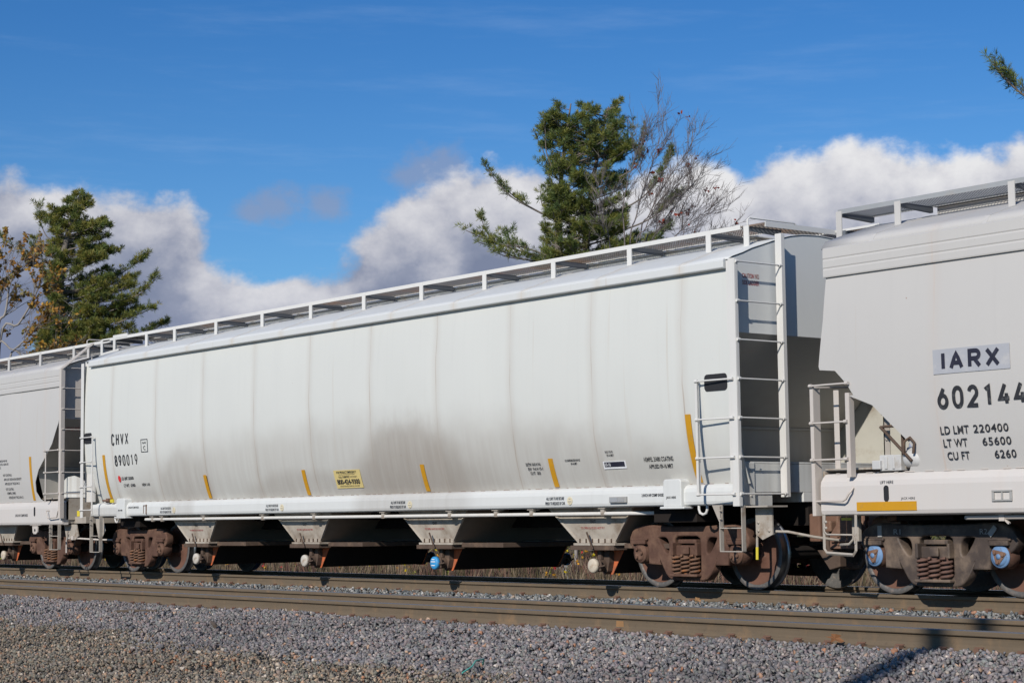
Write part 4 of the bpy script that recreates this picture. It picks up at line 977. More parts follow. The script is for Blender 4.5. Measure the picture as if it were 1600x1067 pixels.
for s, x, z, w_, h_ in (('FOR PRODUCT EMERGENCY', -7.61, 1.682, .56, .036), ('SPILL, LEAK, FIRE, EXPOSURE OR ACCIDENT', -7.56, 1.657, .46, .015), ('CALL CHEMTREC', -7.58, 1.610, .32, .033), ('DAY OR NIGHT', -7.24, 1.614, .18, .024), ('800-424-9300', -7.645, 1.508, .64, .082), ('OUTSIDE THE UNITED STATES CALL 703-527-3887', -7.60, 1.472, .56, .020)):
    text_obj('placard_text', s, onP(x, z), w_, h_, 'lettering_black', yo, .03 if '800' in s else .01)
T('EXTW 10-8 H 9-6', -2.80, 1.66, .32, .045); T('EW  9-6 H 15-1', -2.77, 1.60, .32, .042); T('CU FT   5820', -2.74, 1.54, .22, .042)
T('1/2 UNIFORM 350 N10 N5', -1.94, 1.695, .31, .033); T('09-16 MRT', -1.83, 1.65, .13, .032)
T('BUILT 03-90', -1.09, 1.785, .15, .03); T('09-16 MRT', -1.07, 1.74, .14, .03)
lb = MB(); x0 = -1.17-XC; lb.add([(x0, -PA(1.575)-.018, 1.575), (x0+.45, -PA(1.575)-.018, 1.575), (x0+.45, -PA(1.675)-.018, 1.675), (x0, -PA(1.675)-.018, 1.675)], [(0, 1, 2, 3)])
lo = lb.build('data_label', 'label_white', carA, solid=.003)
lb = MB(); lb.add([(x0+.025, -PA(1.60)-.0215, 1.60), (x0+.425, -PA(1.60)-.0215, 1.60), (x0+.425, -PA(1.665)-.0215, 1.665), (x0+.025, -PA(1.665)-.0215, 1.665)], [(0, 1, 2, 3)]); lb.build('label_panel', 'lettering_navy', lo, solid=.002)
text_obj('label_text', '10-16', lambda u, v: (x0+.04+u, -PA(1.61+v)-.0245, 1.61+v), .11, .045, 'label_white', lo, .01)
T('HEMPEL 35480 COATING', -.36, 1.645, .55, .06); T('APPLIED 09-16 MRT', -.29, 1.555, .45, .055)
for x in (-13.52, -9.80, -6.13, -2.38):
    T('ALL CAPS TO BE SECURE', x+.01, 1.18, .38, .042, sillA); T('PRIOR TO RELEASE OF CAR', x-.01, 1.115, .42, .042, sillA)
    lc = MB(); lc.lathe([(.055, 0), (.055, -.004)], (x+.51-XC, -1.553, 1.165), 'y', 20)
    ob = lc.build('round_label', 'label_cream', carA)
    lg = MB(); lg.box(x+.475-XC, x+.545-XC, -1.5590, -1.5575, 1.148, 1.163); lg.box(x+.49-XC, x+.53-XC, -1.559, -1.5575, 1.185, 1.197); lg.box(x+.49-XC, x+.53-XC, -1.559, -1.5575, 1.125, 1.134); lg.build('label_print', 'beige_metal', ob)
T('2 INCH HF COMP SHOES', -.42, 1.195, .42, .038, sillA); T('2 INCH HF COMP SHOES', -14.80, 1.215, .42, .038, sillA)
T('JACK HERE', .095, 1.155, .18, .038, lambda x, z: (lambda u, v: (x-XC+u, -1.6045, z+v))); T('JACK HERE', -15.12, 1.16, .18, .038, lambda x, z: (lambda u, v: (x-XC+u, -1.6045, z+v)))
bx = MB(); bx.box(-1.03-XC, -.70-XC, -1.585, -1.54, 1.125, 1.205); bo_ = bx.build('card_holder', 'tag_grey', carA, bevel=.006)
bx = MB(); bx.box(-1.01-XC, -.86-XC, -1.590, -1.586, 1.135, 1.195); bx.box(-.85-XC, -.73-XC, -1.590, -1.586, 1.14, 1.19); bx.build('card', 'galvanised', bo_)
dr = MB(); dr.box(-14.19-XC, -14.175-XC, -1.557, -1.553, 1.12, 1.27); dr.box(-14.09-XC, -14.06-XC, -1.56, -1.553, 1.10, 1.28); dr.box(-14.19-XC, -14.06-XC, -1.557, -1.553, 1.255, 1.27); dr.build('rack_mark', 'rust_brown', carA)
lx = H-.0895
text_obj('caution_text', 'CAUTION NO\nSIDE LADDER', lambda u, v: (XE_A+.004, -1.45+u, 3.50+v), .36, .20, 'lettering_red', carA, .02) if False else None
text_obj('caution_text', 'CAUTION NO', lambda u, v: (lx+.003, -1.40+u, 3.885+v), .30, .06, 'lettering_red', carA, .02); text_obj('caution_text', 'SIDE LADDER', lambda u, v: (lx+.003, -1.40+u, 3.80+v), .30, .06, 'lettering_red', carA, .02)
for cx in (-12.62, -8.97, -5.32, -1.68):
    yy = lambda z: -1.24-(z-.60)*(1.41-1.24)/.72-.004
    text_obj('hopper_text', 'TO OPEN GATE DO NOT PRY', lambda u, v, cx=cx: (cx-XC-.28+u, yy(.78+v), .78+v), .50, .030, 'lettering_red', carA, .02)
    text_obj('hopper_text', 'OUT', lambda u, v, cx=cx: (cx-XC-.06+u, yy(.86+v), .86+v), .12, .045, 'lettering_black', carA, .02)
# hand brake chain bits at the left sill end
bt = MB(); bt.box(-15.72-XC, -15.62-XC, -1.56, -1.48, 1.335, 1.42); bt.tube([(-15.8-XC, -1.58, 1.38), (-15.55-XC, -1.58, 1.37)], .02, 6); bt.build('sill_latch', 'rust_brown', carA)
bt = MB(); bt.box(-15.52-XC, -15.40-XC, -1.57, -1.54, 1.335, 1.40); bt.build('yellow_tag', 'tag_yellow', carA)

# =============== the right car
XB = 4.036+7.56
carB, PB, HB, zwB = build_car('B', XB, 'white covered hopper car lettered IARX 602144 at the right edge, blue wheel bearing caps', 'galv')
hoppers(carB, [-3.65*1.5, -3.65*.5, 3.65*.5, 3.65*1.5], zt=.95)
underframe(carB, HB)
for sg in (-1, 1): make_truck(carB, sg*7.56, 'black', sg+5)
xl = 2.66-XB
ladder(carB, 'side_ladder', [(xl, -1.64, .92, 2.45, .05, .012), (xl+.02, -1.58, .92, 2.45, .012, .12), (xl+.55, -1.645, 1.36, 2.33, .05, .012), (xl+.575, -1.60, 1.36, 2.33, .012, .09)],
       [((xl, -1.665, z), (xl+.55+(.03 if z > 2.3 else 0), -1.665, z)) for z in (2.44, 2.0, 1.57)], 'x', 'warm_trim')
ladder(carB, 'corner_brace', [(xl+.08, -1.30, 1.47, 2.40, .08, .012), (xl+.045, -1.28, 1.47, 2.40, .012, .05)], [((xl+.02, -1.60, 2.42), (xl+.02, -.2, 2.48))], 'x', 'warm_trim')
g = MB(); g.tube([(xl+.02, -1.62, 1.09), (xl+.46, -1.66, 1.09), (xl+.50, -1.655, 1.11), (xl+.54, -1.65, 1.17), (xl+.57, -1.64, 1.20), (xl+.57, -1.60, 1.24)], .013, 8); g.build('grab_iron', 'warm_trim', carB)
m = MB()
m.tube([(2.75-XB, -1.585, .93), (2.75-XB, -1.585, .54), (2.79-XB, -1.585, .49), (3.19-XB, -1.585, .47), (3.23-XB, -1.585, .52), (3.24-XB, -1.585, .93)], .02, 4)
m.tube([(2.77-XB, -1.585, .93), (2.77-XB, -1.60, .74), (2.81-XB, -1.60, .705), (3.20-XB, -1.60, .70), (3.23-XB, -1.60, .66), (3.235-XB, -1.60, .60)], .012, 6)
for z in (.85, .78): m.lathe([(.018, 0), (.016, -.014), (0, -.018)], (2.80-XB, -1.60, z), 'y', 8)
m.build('sill_step', 'beige_metal', carB)
# end machinery: angle post, brake rigging
m = MB(); m.box(3.74-XB, 3.83-XB, -1.02, -1.01, 1.47, 2.30); m.box(3.74-XB, 3.755-XB, -1.02, -.95, 1.47, 2.30)
for z in (2.05, 1.78, 1.55): m.lathe([(.02, 0), (.018, -.014), (0, -.02)], (3.79-XB, -1.02, z), 'y', 8)
gear = m.build('angle_post', 'beige_metal', carB); gear.location.x += -0.14; gear.location.y += -0.46
m = MB(); m.box(3.74-XB, 4.05-XB, -1.36, -1.14, 1.42, 1.60); m.box(3.66-XB, 3.78-XB, -1.40, -1.25, 1.44, 1.54); m.lathe([(.10, 0), (.11, .03), (.11, .18), (.08, .22), (0, .22)], (4.1-XB, -1.28, 1.55), 'x', 16); m.box(3.82-XB, 3.86-XB, -1.375, -1.36, 1.44, 1.58); m.box(3.93-XB, 3.97-XB, -1.375, -1.36, 1.44, 1.58)
m.box(4.05-XB, 4.35-XB, -1.30, -1.1, 1.60, 1.68)
gear = m.build('brake_valve', 'valve_grey', carB, bevel=.01); gear.location.x += -0.16; gear.location.y += -0.18
m = MB(); m.tube([(3.80-XB, -1.10, 2.07), (4.15-XB, -1.10, 2.05)], .014, 6); m.bar((4.12-XB, -1.12, 2.08), (4.12-XB, -1.12, 1.60), .04, .03); m.tube([(3.86-XB, -1.2, 1.92), (4.3-XB, -1.2, 1.52)], .018, 6); m.tube([(3.9-XB, -1.2, 1.92), (4.25-XB, -1.2, 1.92)], .018, 6)
m.tube([(4.20-XB, -1.22, 1.60), (4.22-XB, -1.22, 1.74), (4.30-XB, -1.22, 1.78), (4.36-XB, -1.22, 1.72), (4.34-XB, -1.22, 1.60)], .016, 6)
gear = m.build('brake_rigging', 'under_brown', carB); gear.location.x += -0.22; gear.location.y += -0.38
m = MB(); m.box(-.03, .03, -.02, .02, -.02, .02); gear = m.build('orange_cock', 'gate_orange', carB, loc=(3.70-XB, -1.42, 1.44)); gear.location.x += 0.02; gear.location.y += -0.08
# marks
m = MB(); m.box(3.27-XB, 4.14-XB, -1.5965, -1.593, .972, 1.073); m.build('reflective_strip', 'stripe_yellow', carB)
m = MB(); m.prism([(3.71+.037*math.cos(a)-XB, 1.165+(.055 if math.sin(a) > 0 else -.055)+.037*math.sin(a)) for a in np.linspace(0, 2*math.pi, 20, endpoint=False)], -1.5955, -1.592); m.build('lift_hole', 'black_hole', carB)
m = MB(); x0 = 5.17-XB
m.box(x0, x0+.26, -1.61, -1.59, 1.055, 1.075); m.box(x0, x0+.26, -1.61, -1.59, 1.155, 1.175); m.box(x0, x0+.03, -1.608, -1.59, 1.076, 1.154); m.box(x0+.23, x0+.26, -1.608, -1.59, 1.076, 1.154); m.box(x0+.12, x0+.14, -1.606, -1.59, 1.076, 1.154); m.build('card_holder', 'tag_grey', carB, bevel=.004)
def onB(x, z): return lambda u, v: (x-XB+u, -PB(z+v)-.0225, z+v)
def TB(s, x, z, w_, h_, mat='lettering_black', nm='stencil', bold=.0, sl=1, sp=1.0, f=onB): return text_obj(nm, s, f(x, z), w_, h_, mat, carB, bold, sl, sp)
m = MB(); m.add([(4.475-XB, -PB(2.455)-.017, 2.455), (5.50-XB, -PB(2.455)-.017, 2.455), (5.50-XB, -PB(2.725)-.017, 2.725), (4.475-XB, -PB(2.725)-.017, 2.725)], [(0, 1, 2, 3)]); m.build('grey_panel', 'panel_grey', carB, solid=.003)
stroke_text('reporting_mark', 'IARX', onB(4.585, 2.487), .79, .215, .047, 'lettering_navy', carB, gap=.26, slices=2)
stroke_text('car_number', '602144', onB(4.50, 2.07), 1.19, .245, .043, 'lettering_black', carB, gap=.22, slices=2)
for a, b, z, xa, wa, xb, wb in (('LD LMT', '220400', 1.795, 4.51, .385, 4.955, .46), ('LT WT', '65600', 1.655, 4.53, .325, 5.055, .375), ('CU FT', '6260', 1.515, 4.56, .30, 5.19, .28)):
    TB(a, xa, z, wa, .087, bold=.012, sp=1.04); TB(b, xb, z, wb, .087, bold=.012, sp=1.1)
onS = lambda x, z: (lambda u, v: (x-XB+u, -1.594, z+v))
TB('LIFT HERE', 3.625, 1.275, .19, .035, f=onS); TB('JACK HERE', 3.92, 1.085, .20, .035, f=onS)
tp = MB(); tp.tube([(4.70-XB, -1.44, .885), (4.75-XB, -1.46, .885), (6.4, -1.46, .885)], .027, 10); to2 = tp.build('train_pipe', 'warm_trim', carB)
for x in (5.2, 7.2, 9.2, 11.2, 13.2):
    b = MB(); b.box(-.07, .07, -.045, .045, .03, .041); b.box(-.035, .035, -.03, .03, -.04, .03); b.bar((.02, 0, -.02), (.08, 0, -.07), .03, .02); b.build('pipe_bracket', 'warm_trim', to2, loc=(x-XB, -1.46, .885))
rd = MB(); rd.tube([(2.42-XB, -.2, .62), (2.60-XB, -.9, .585), (2.75-XB, -1.3, .58), (2.92-XB, -1.34, .59), (3.0-XB, -1.34, .66)], .017, 8); rd.build('uncoupling_rod', 'beige_metal', carB)
m = MB(); m.box(2.96-XB, 3.06-XB, -1.34, -1.28, .62, .93); m.build('end_bracket', 'beige_metal', carB, bevel=.008)
m = MB(); m.box(3.04-XB, 3.35-XB, -1.1, -.6, .66, .90); m.build('brake_cylinder', 'rust_brown', carB, bevel=.05)
m = MB(); m.prism([(2.05-XB, .52), (2.55-XB, .52), (2.55-XB, .74), (2.40-XB, .92), (2.25-XB, .92), (2.05-XB, .68)], -.72, -.60)
for a_, z_ in ((2.20, .68), (2.32, .68), (2.44, .68), (2.20, .58), (2.32, .58), (2.44, .58)): m.lathe([(.026, 0), (.022, -.02), (0, -.024)], (a_-XB, -.72, z_), 'y', 8)
m.box(2.10-XB, 2.52-XB, -.76, -.722, .60, .63)
m.build('end_bracket', 'rust_brown', carB, bevel=.01)
m = MB(); m.prism([(1.75-XB, .50), (2.12-XB, .50), (2.12-XB, .30), (1.95-XB, .26)], -.62, -.5); m.build('coupler_carrier', 'under_brown', carB, bevel=.01)
m = MB(); m.box(2.50-XB, 2.66-XB, -1.0, -.96, .865, .895); m.build('yellow_tag', 'tag_yellow', carB)
for zz in (.62, .70, .78, .88): pass
sh = MB()
for zz in (.66, .73, .80, .88): sh.tube([(3.30-XB, -1.05, zz), (3.42-XB, -1.12, zz+.01), (3.50-XB, -1.1, zz+.03)], [.05, .04, .02], 8)
sh.build('lever_set', 'rust_brown', carB)

# =============== the left car
XL = -19.05-7.56+.10
PROF['C'] = PROF['B']
carC, PC, HC, zwC = build_car('C', XL, 'white covered hopper car cut off by the left edge, dark curved gap below its ladder', 'paint')
hoppers(carC, [-3.65*1.5, -3.65*.5, 3.65*.5, 3.65*1.5], zt=.95)
underframe(carC, HC)
for sg in (-1, 1): make_truck(carC, sg*7.56, 'rust', sg+9)
xe = HC-.02; y0 = -1.655
RC = [4.07, 3.66, 3.24, 2.83, 2.41, 1.97, 1.55]
le = ladder(carC, 'end_ladder', [(xe-.03, y0, 1.05, 4.06, .07, .014), (xe+.01, y0+.04, 1.05, 4.06, .014, .09), (xe-.02, -.98, 1.46, 4.30, .06, .012)],
       [((xe+.012, y0+.03, z), (xe+.012, -.98, z)) for z in RC], 'y', 'warm_trim')
m = MB(); m.bar((xe-.03, y0, 4.05), (xe-.0, -.97, 4.60), .07, .014, up=(0, 1, 0)); m.bar((xe+.008, y0+.02, 4.05), (xe+.008, -.95, 4.60), .014, .10, up=(1, 0, 0)); m.build('ladder_brace', 'warm_trim', carC)
ladder(carC, 'side_ladder', [(xe-.68, -1.655, 1.40, 2.42, .04, .014)], [((xe-.70, -1.675, z), (xe-.04, -1.675, z)) for z in (2.42, 1.98, 1.55)], 'x', 'warm_trim')
strip(carC, PC, -19.07-XL, 1.43, 2.33, .10)
m = MB(); m.prism([(-18.87-XL+.035*math.cos(a), 1.20+(.06 if math.sin(a) > 0 else -.06)+.035*math.sin(a)) for a in np.linspace(0, 2*math.pi, 18, endpoint=False)], -1.5955, -1.592); m.build('lift_hole', 'black_hole', carC)
m = MB(); m.prism([(-19.05-XL, .93), (-18.78-XL, .93), (-18.80-XL, .78), (-18.86-XL, .74), (-18.98-XL, .74), (-19.03-XL, .78)], -1.56, -1.53); m.box(-19.12-XL, -18.62-XL, -1.58, -1.5, .915, .925); m.build('lift_lug', 'warm_trim', carC, bevel=.008)
m = MB(); m.lathe([(.03, 0), (.03, -.004)], (-18.91-XL, -1.562, .82), 'y', 14); m.build('lug_hole', 'black_hole', carC)
g = MB(); g.tube([(xe-.62, -1.60, 1.21), (xe-.62, -1.66, 1.21), (xe-.58, -1.66, 1.10), (xe-.52, -1.66, 1.06), (xe-.12, -1.66, 1.08), (xe-.08, -1.66, 1.20), (xe-.04, -1.66, 1.22), (xe-.04, -1.60, 1.22)], .013, 8); g.build('grab_iron', 'warm_trim', carC)
def onC(x, z): return lambda u, v: (x-XL+u, -PC(z+v)-.0225, z+v)
for s, x, z, w_, h_ in (('INT COATING', -20.40, 1.955, .42, .05), ('APPLICAT 30074-HIGH DENSITY', -20.38, 1.865, .88, .05), ('APPLIED BY TRCX 04-12', -20.35, 1.775, .74, .05), ('EXT COATING', -20.33, 1.66, .38, .05), ('HEMPEL 35480', -20.30, 1.575, .42, .05), ('APPLIED BY TRCX 04-12', -20.26, 1.485, .72, .05),
                        ('UNIFORM 350 N9 N5', -20.78, 2.26, .62, .045), ('CLEAN UTLX LEAK-05', -20.74, 2.19, .64, .045), ('02-12', -20.7, 2.12, .2, .045)):
    text_obj('stencil', s, onC(x, z), w_, h_, 'lettering_black', carC, .01)
text_obj('stencil', '2 INCH HF COMP SHOES', lambda u, v: (-19.82-XL+u, -1.594, 1.10+v), .62, .055, 'lettering_black', carC, .01)
lxc = HC-.30
for k, s in enumerate(('CAUTION:', 'CROSS', 'AT OTHER END')): text_obj('caution_text', s, lambda u, v, k=k: (lxc+.004, -1.50+u, 3.04-.11*k+v), (.42, .26, .40)[k], .075, 'lettering_red', carC, .01)
# plate arch, brake gear, platform details between the left and the middle car
m = MB(); m.prism([(xe-1.45, 1.45), (xe-.05, 1.45), (xe-.05, 1.75), (xe-.30, 1.86), (xe-.62, 1.92), (xe-.95, 1.90), (xe-1.22, 1.78), (xe-1.40, 1.60)], -1.05, -1.035); m.build('arch_plate', 'grey_end', carC)
m = MB(); m.tube([(xe+.02, -1.0, 1.47), (xe+.03, -.95, 1.60), (xe+.04, -.75, 1.86), (xe+.04, -.6, 1.93), (xe+.04, -.45, 1.96), (xe+.04, .2, 1.97)], .02, 8); m.build('hand_rail', 'warm_trim', carC)
m = MB(); m.box(xe-.25, xe+.02, -.50, -.20, 1.48, 1.76); m.lathe([(.12, 0), (.12, .2), (.09, .24), (0, .24)], (xe-.1, -.15, 1.62), 'x', 16); m.box(xe-.2, xe-.02, -.55, -.50, 1.50, 1.60); m.box(xe-.15, xe-.05, -.54, -.5, 1.62, 1.74); m.build('brake_valve', 'valve_grey', carC, bevel=.01)
m = MB(); m.prism([(xe-.42, .93), (xe+.14, .93), (xe+.24, .70), (xe+.10, .62), (xe-.30, .62)], -1.36, -1.34)
for a, z in ((-.18, .74), (-.10, .66), (.02, .66)): m.lathe([(.022, 0), (.018, -.016), (0, -.022)], (xe+a, -1.36, z), 'y', 8)
m.box(xe-.1, xe+.45, -1.3, 1.3, .95, 1.08); m.build('step_plate', 'beige_metal', carC)
m = MB(); m.box(xe+.04, xe+.16, -1.30, -1.27, 1.09, 1.20); m.build('yellow_tag', 'tag_yellow', carC)
stirrup(carC, xe-.52, xe-.12, .43, .70, .93, 'beige_metal')
rd = MB(); rd.tube([(xe-.30, -1.36, .36), (xe-.30, -1.36, .60), (xe-.27, -1.36, .64), (xe-.20, -1.36, .655), (xe+.15, -1.34, .65), (xe+.6, -1.1, .62), (xe+.9, -.5, .60)], .018, 8); rd.box(xe-.02, xe+.08, -1.40, -1.31, .62, .70); rd.build('uncoupling_rod', 'warm_trim', carC)

# ------------------------------------------------------------------ vegetation
DV = Vector((-.782, .623, 0)); HV = Vector((.623, .782, 0))          # away from / across the view
def P3(base, h, z, d): return Vector(base) + HV*h + DV*d + Vector((0, 0, z))
class Leafy:
    """collects thin needle or leaf triangles with a tone per vertex"""
    def __init__(s, seed): s.V = []; s.T = []; s.r = np.random.default_rng(seed)
    def tuft(s, c, axis, n, length, width, tone, spread=.9):
        r = s.r; ax = np.asarray(axis, float); ax /= np.linalg.norm(ax)+1e-9
        d = ax[None]*r.uniform(.5, 1.1, (n, 1)) + r.normal(size=(n, 3))*spread*.55
        d /= np.linalg.norm(d, axis=1)[:, None]; L = length*r.uniform(.7, 1.15, (n, 1))
        sd = np.cross(d, r.normal(size=(n, 3))); sd /= np.linalg.norm(sd, axis=1)[:, None]+1e-9
        c = np.asarray(c, float)[None]
        a = c + d*L*.06; tip = c + d*L; mid = c + d*L*.55
        tri = np.stack([a, mid+sd*width/2, tip, mid-sd*width/2], 1)
        s.V.append(tri.reshape(-1, 3)); s.T.append(np.repeat(np.asarray(tone)[None]*r.uniform(.75, 1.25, (n, 1)), 4, 0))
    def build(s, name, mat, parent=None):
        V = np.concatenate(s.V); T = np.concatenate(s.T); F = np.arange(len(V)).reshape(-1, 4)
        o = raw_mesh(name, V, F, [mat], T)
        if parent is not None: o.parent = parent
        return o
def curve_pts(pts, n=10):
    pts = [np.asarray(p, float) for p in pts]; out = []
    for i in range(len(pts)-1):
        p0, p1, p2, p3 = pts[max(i-1, 0)], pts[i], pts[i+1], pts[min(i+2, len(pts)-1)]
        for k in range(n):
            t = k/n; out.append(.5*((2*p1)+(-p0+p2)*t+(2*p0-5*p1+4*p2-p3)*t*t+(-p0+3*p1-3*p2+p3)*t**3))
    out.append(pts[-1]); return out

def pine(name, base, label, group, trunks, limbs, fill, seed, tones, tuft_l=.24, needles=9, dens=1.0, width=.035, sub=1.0):
    """trunks: polylines (h,z,d) with base radius; limbs: polylines from a trunk to a tip; fill(rand)-> random limbs"""
    rr = random.Random(seed); B = Vector(base)
    root = empty(name, base, label, 'tree', group)
    loc = lambda q: (HV*q[0] + DV*q[2] + Vector((0, 0, q[1])))
    tm = MB()
    for pts, r0 in trunks:
        c = curve_pts([loc(q) for q in pts], 6); n = len(c)
        tm.tube(c, [r0*(1-.88*i/(n-1)) for i in range(n)], 9)
    lf = Leafy(seed)
    alll = list(limbs) + fill(rr)
    for L in alll:
        pts, start, dn = L
        c = curve_pts([loc(q) for q in pts], 6); n = len(c)
        length = sum(np.linalg.norm(c[i+1]-c[i]) for i in range(n-1))
        tm.tube(c, [max(.010, .012+.018*length*.4*(1-i/(n-1))) for i in range(n)], 5, caps=False)
        k = max(4, int(length*8.6*dn*dens*sub))
        for _ in range(k):
            t = start+(1-start)*rr.random()**.8; i = min(int(t*(n-1)), n-2); f = t*(n-1)-i
            p = c[i]*(1-f)+c[i+1]*f; d = c[i+1]-c[i]; d = d/np.linalg.norm(d)
            side = np.cross(d, (0, 0, 1)); side = side/(np.linalg.norm(side)+1e-6)
            sl = rr.uniform(.10, .58)*min(1.0, .35+length*.35)*(1.15-t*.55)
            tdir = d*rr.uniform(.3, .9)+side*rr.choice((-1, 1))*rr.uniform(.3, 1.0)+np.array((0, 0, rr.uniform(.1, .8)))
            tdir /= np.linalg.norm(tdir); e = p+tdir*sl
            if rr.random() < .35: tm.tube([p, e], .007, 3, caps=False)
            tone = np.array(tones[rr.randrange(len(tones))])*rr.uniform(.75, 1.25)
            for q in range(2):
                lf.tuft(p+tdir*sl*(1-.42*q)+np.array([rr.uniform(-.05, .05) for _ in range(3)]), tdir+np.array((0, 0, .45)), needles, tuft_l, width, tone)
        lf.tuft(c[-1], c[-1]-c[-2], needles+3, tuft_l, width, np.array(tones[0]))
    tm.build('trunk', 'bark_pine', root)
    lf.build('crown', 'foliage', root)
    return root

GREEN = [(.195, .222, .052), (.155, .20, .056), (.24, .245, .06), (.115, .165, .056), (.27, .262, .068), (.17, .215, .07)]
# central white pine, 60 m away: h metres right of trunk, z metres above the ground
S60 = .02023; ctr = Vector((17.912, -18.269, .924))
def tree_base(u, D):
    h = (u-800)/2966*D; q = Vector((17.912, -18.269, 0)) + Vector((-.7823, .6229, 0))*D*.9957 + Vector((.6229, .7823, 0))*h
    return (q.x, q.y, -.5)
def HZ(u, v, u0, D): return ((u-u0)*D/2966, 1.42+(812+.012*(800-u)-v)*D/2966)
def px_limb(pts, u0, D, start, dn, d0=0, d1=0):
    n = len(pts)-1
    return ([(*HZ(u, v, u0, D), d0+(d1-d0)*i/n) for i, (u, v) in enumerate(pts)], start, dn)
def fill_outline(u0, D, rows, trunk_u, N, dens, start=.35, up=.28, depth=1.0):
    """random limbs reaching out to the given crown outline rows (v, left u, right u)"""
    vs = [r[0] for r in rows]; ls = [r[1] for r in rows]; rs = [r[2] for r in rows]
    def f(rr):
        out = []
        for _ in range(N):
            v = vs[0]+(vs[-1]-vs[0])*rr.random()**.9
            l, r = np.interp(v, vs, ls), np.interp(v, vs, rs); tu = np.interp(v, [p[1] for p in trunk_u][::-1], [p[0] for p in trunk_u][::-1])
            ang = rr.uniform(0, 2*math.pi); rad = rr.uniform(.45, 1.0)
            hw = (r-tu if math.cos(ang) > 0 else tu-l)*abs(math.cos(ang))
            tip_u = tu+math.copysign(hw, math.cos(ang))*rad; dep = math.sin(ang)*rad*(r-l)/2*D/2966*depth
            ln = math.hypot((tip_u-tu)*D/2966, dep)
            h1, z1 = HZ(tip_u, v, u0, D); v0 = v+up*ln*2966/D+rr.uniform(0, 8); t0 = np.interp(v0, [p[1] for p in trunk_u][::-1], [p[0] for p in trunk_u][::-1])
            h0, z0 = HZ(t0, v0, u0, D)
            mid = (h0+(h1-h0)*.55, z0+(z1-z0)*.38, dep*.55)
            out.append(([(h0, z0, 0), mid, (h1, z1, dep)], start, dens))
        return out
    return f
u0, D = 880, 60
tr1 = [(872, 860), (874, 420), (876, 330), (884, 240), (897, 158)]; tr2 = [(917, 860), (917, 420), (925, 320), (938, 240), (957, 160)]
limbs = [px_limb(q, u0, D, s, dn, a, b) for q, s, dn, a, b in [
    ([(873, 345), (835, 328), (795, 305), (758, 260)], .25, .9, 0, -.6), ([(873, 345), (830, 322), (800, 300), (783, 282)], .3, .8, 0, .3),
    ([(868, 405), (820, 388), (775, 382), (729, 362)], .2, 1.1, 0, -.3), ([(868, 405), (815, 392), (770, 372), (752, 336)], .3, 1.0, 0, .5), ([(868, 415), (810, 405), (775, 392), (748, 384)], .2, 1.2, 0, -.8),
    ([(868, 415), (830, 396), (800, 375), (795, 357)], .3, 1.1, 0, .8), ([(868, 425), (840, 412), (800, 408), (775, 402)], .2, 1.2, 0, -1.0), ([(872, 330), (850, 318), (848, 290)], .3, .8, 0, .4), ([(874, 300), (860, 270), (855, 240), (844, 212)], .3, 1.0, 0, .3),
    ([(874, 280), (858, 240), (856, 215), (855, 190)], .4, .8, 0, -.4), ([(925, 340), (990, 320), (1030, 285), (1052, 242)], .45, 1.5, 0, -.3), ([(925, 375), (1000, 350), (1040, 325), (1064, 302)], .45, 1.5, 0, .5),
    ([(930, 300), (975, 275), (1000, 255), (1012, 205)], .35, 1.0, 0, -.3), ([(930, 280), (965, 250), (985, 225), (988, 178)], .3, 1.0, 0, .5), ([(918, 395), (980, 385), (1030, 370), (1052, 345)], .3, 1.5, 0, .8), ([(918, 400), (960, 390), (1000, 385), (1030, 385)], .2, 1.1, 0, -.8)]]
rows = [(156, 885, 900), (164, 862, 966), (185, 848, 978), (210, 846, 992), (240, 856, 1000), (270, 860, 1004), (300, 858, 985), (330, 856, 985), (360, 850, 1000), (400, 842, 1010), (430, 830, 1020)]
f1 = fill_outline(u0, D, rows, [(872, 860), (874, 420), (876, 330), (884, 240), (897, 150)], 115, 1.35, depth=.75); f2 = fill_outline(u0, D, rows, [(917, 860), (917, 420), (925, 320), (938, 240), (957, 150)], 150, 1.4, depth=.75)
def trk(lst, d): return [(*HZ(u, v, u0, D), d) for u, v in lst]
pine('pine_tree', tree_base(u0, D), 'tall ragged white pine behind the middle car with long bare-based limbs reaching left', 'pines behind the train',
     [(trk(tr1, 0), .17), (trk(tr2, .3), .16)], limbs, lambda rr: f1(rr)+f2(rr), 11, GREEN, tuft_l=.19, needles=18, width=.0155)

u0, D = 92, 75
tr1 = [(88, 860), (90, 520), (94, 420), (110, 340), (124, 300)]
limbs = [px_limb(q, u0, D, s, dn, a, b) for q, s, dn, a, b in [
    ([(92, 425), (60, 405), (35, 398), (2, 372)], .3, .8, 0, -.5), ([(92, 425), (68, 408), (50, 392), (45, 372)], .4, .8, 0, .4), ([(94, 390), (70, 370), (58, 345), (54, 318)], .3, 1.0, 0, .3), ([(92, 460), (75, 455), (66, 430), (66, 418)], .3, .8, 0, 0),
    ([(95, 480), (160, 475), (215, 468), (250, 442)], .3, 1.3, 0, -1), ([(95, 460), (150, 450), (195, 420), (222, 400)], .3, 1.3, 0, .5), ([(95, 520), (160, 515), (215, 495), (240, 486)], .3, 1.2, 0, -.5), ([(95, 540), (170, 530), (220, 520), (252, 506)], .4, 1.1, 0, .5)]]
rows = [(298, 122, 134), (312, 100, 142), (330, 62, 158), (360, 60, 175), (385, 72, 190), (410, 66, 200), (430, 70, 214), (455, 76, 220), (480, 80, 228), (510, 70, 228), (545, 55, 232), (580, 50, 240)]
f3 = fill_outline(u0, D, rows, [(88, 860), (90, 520), (94, 420), (110, 340), (124, 295)], 250, 1.6, depth=.7, up=.2, start=.25)
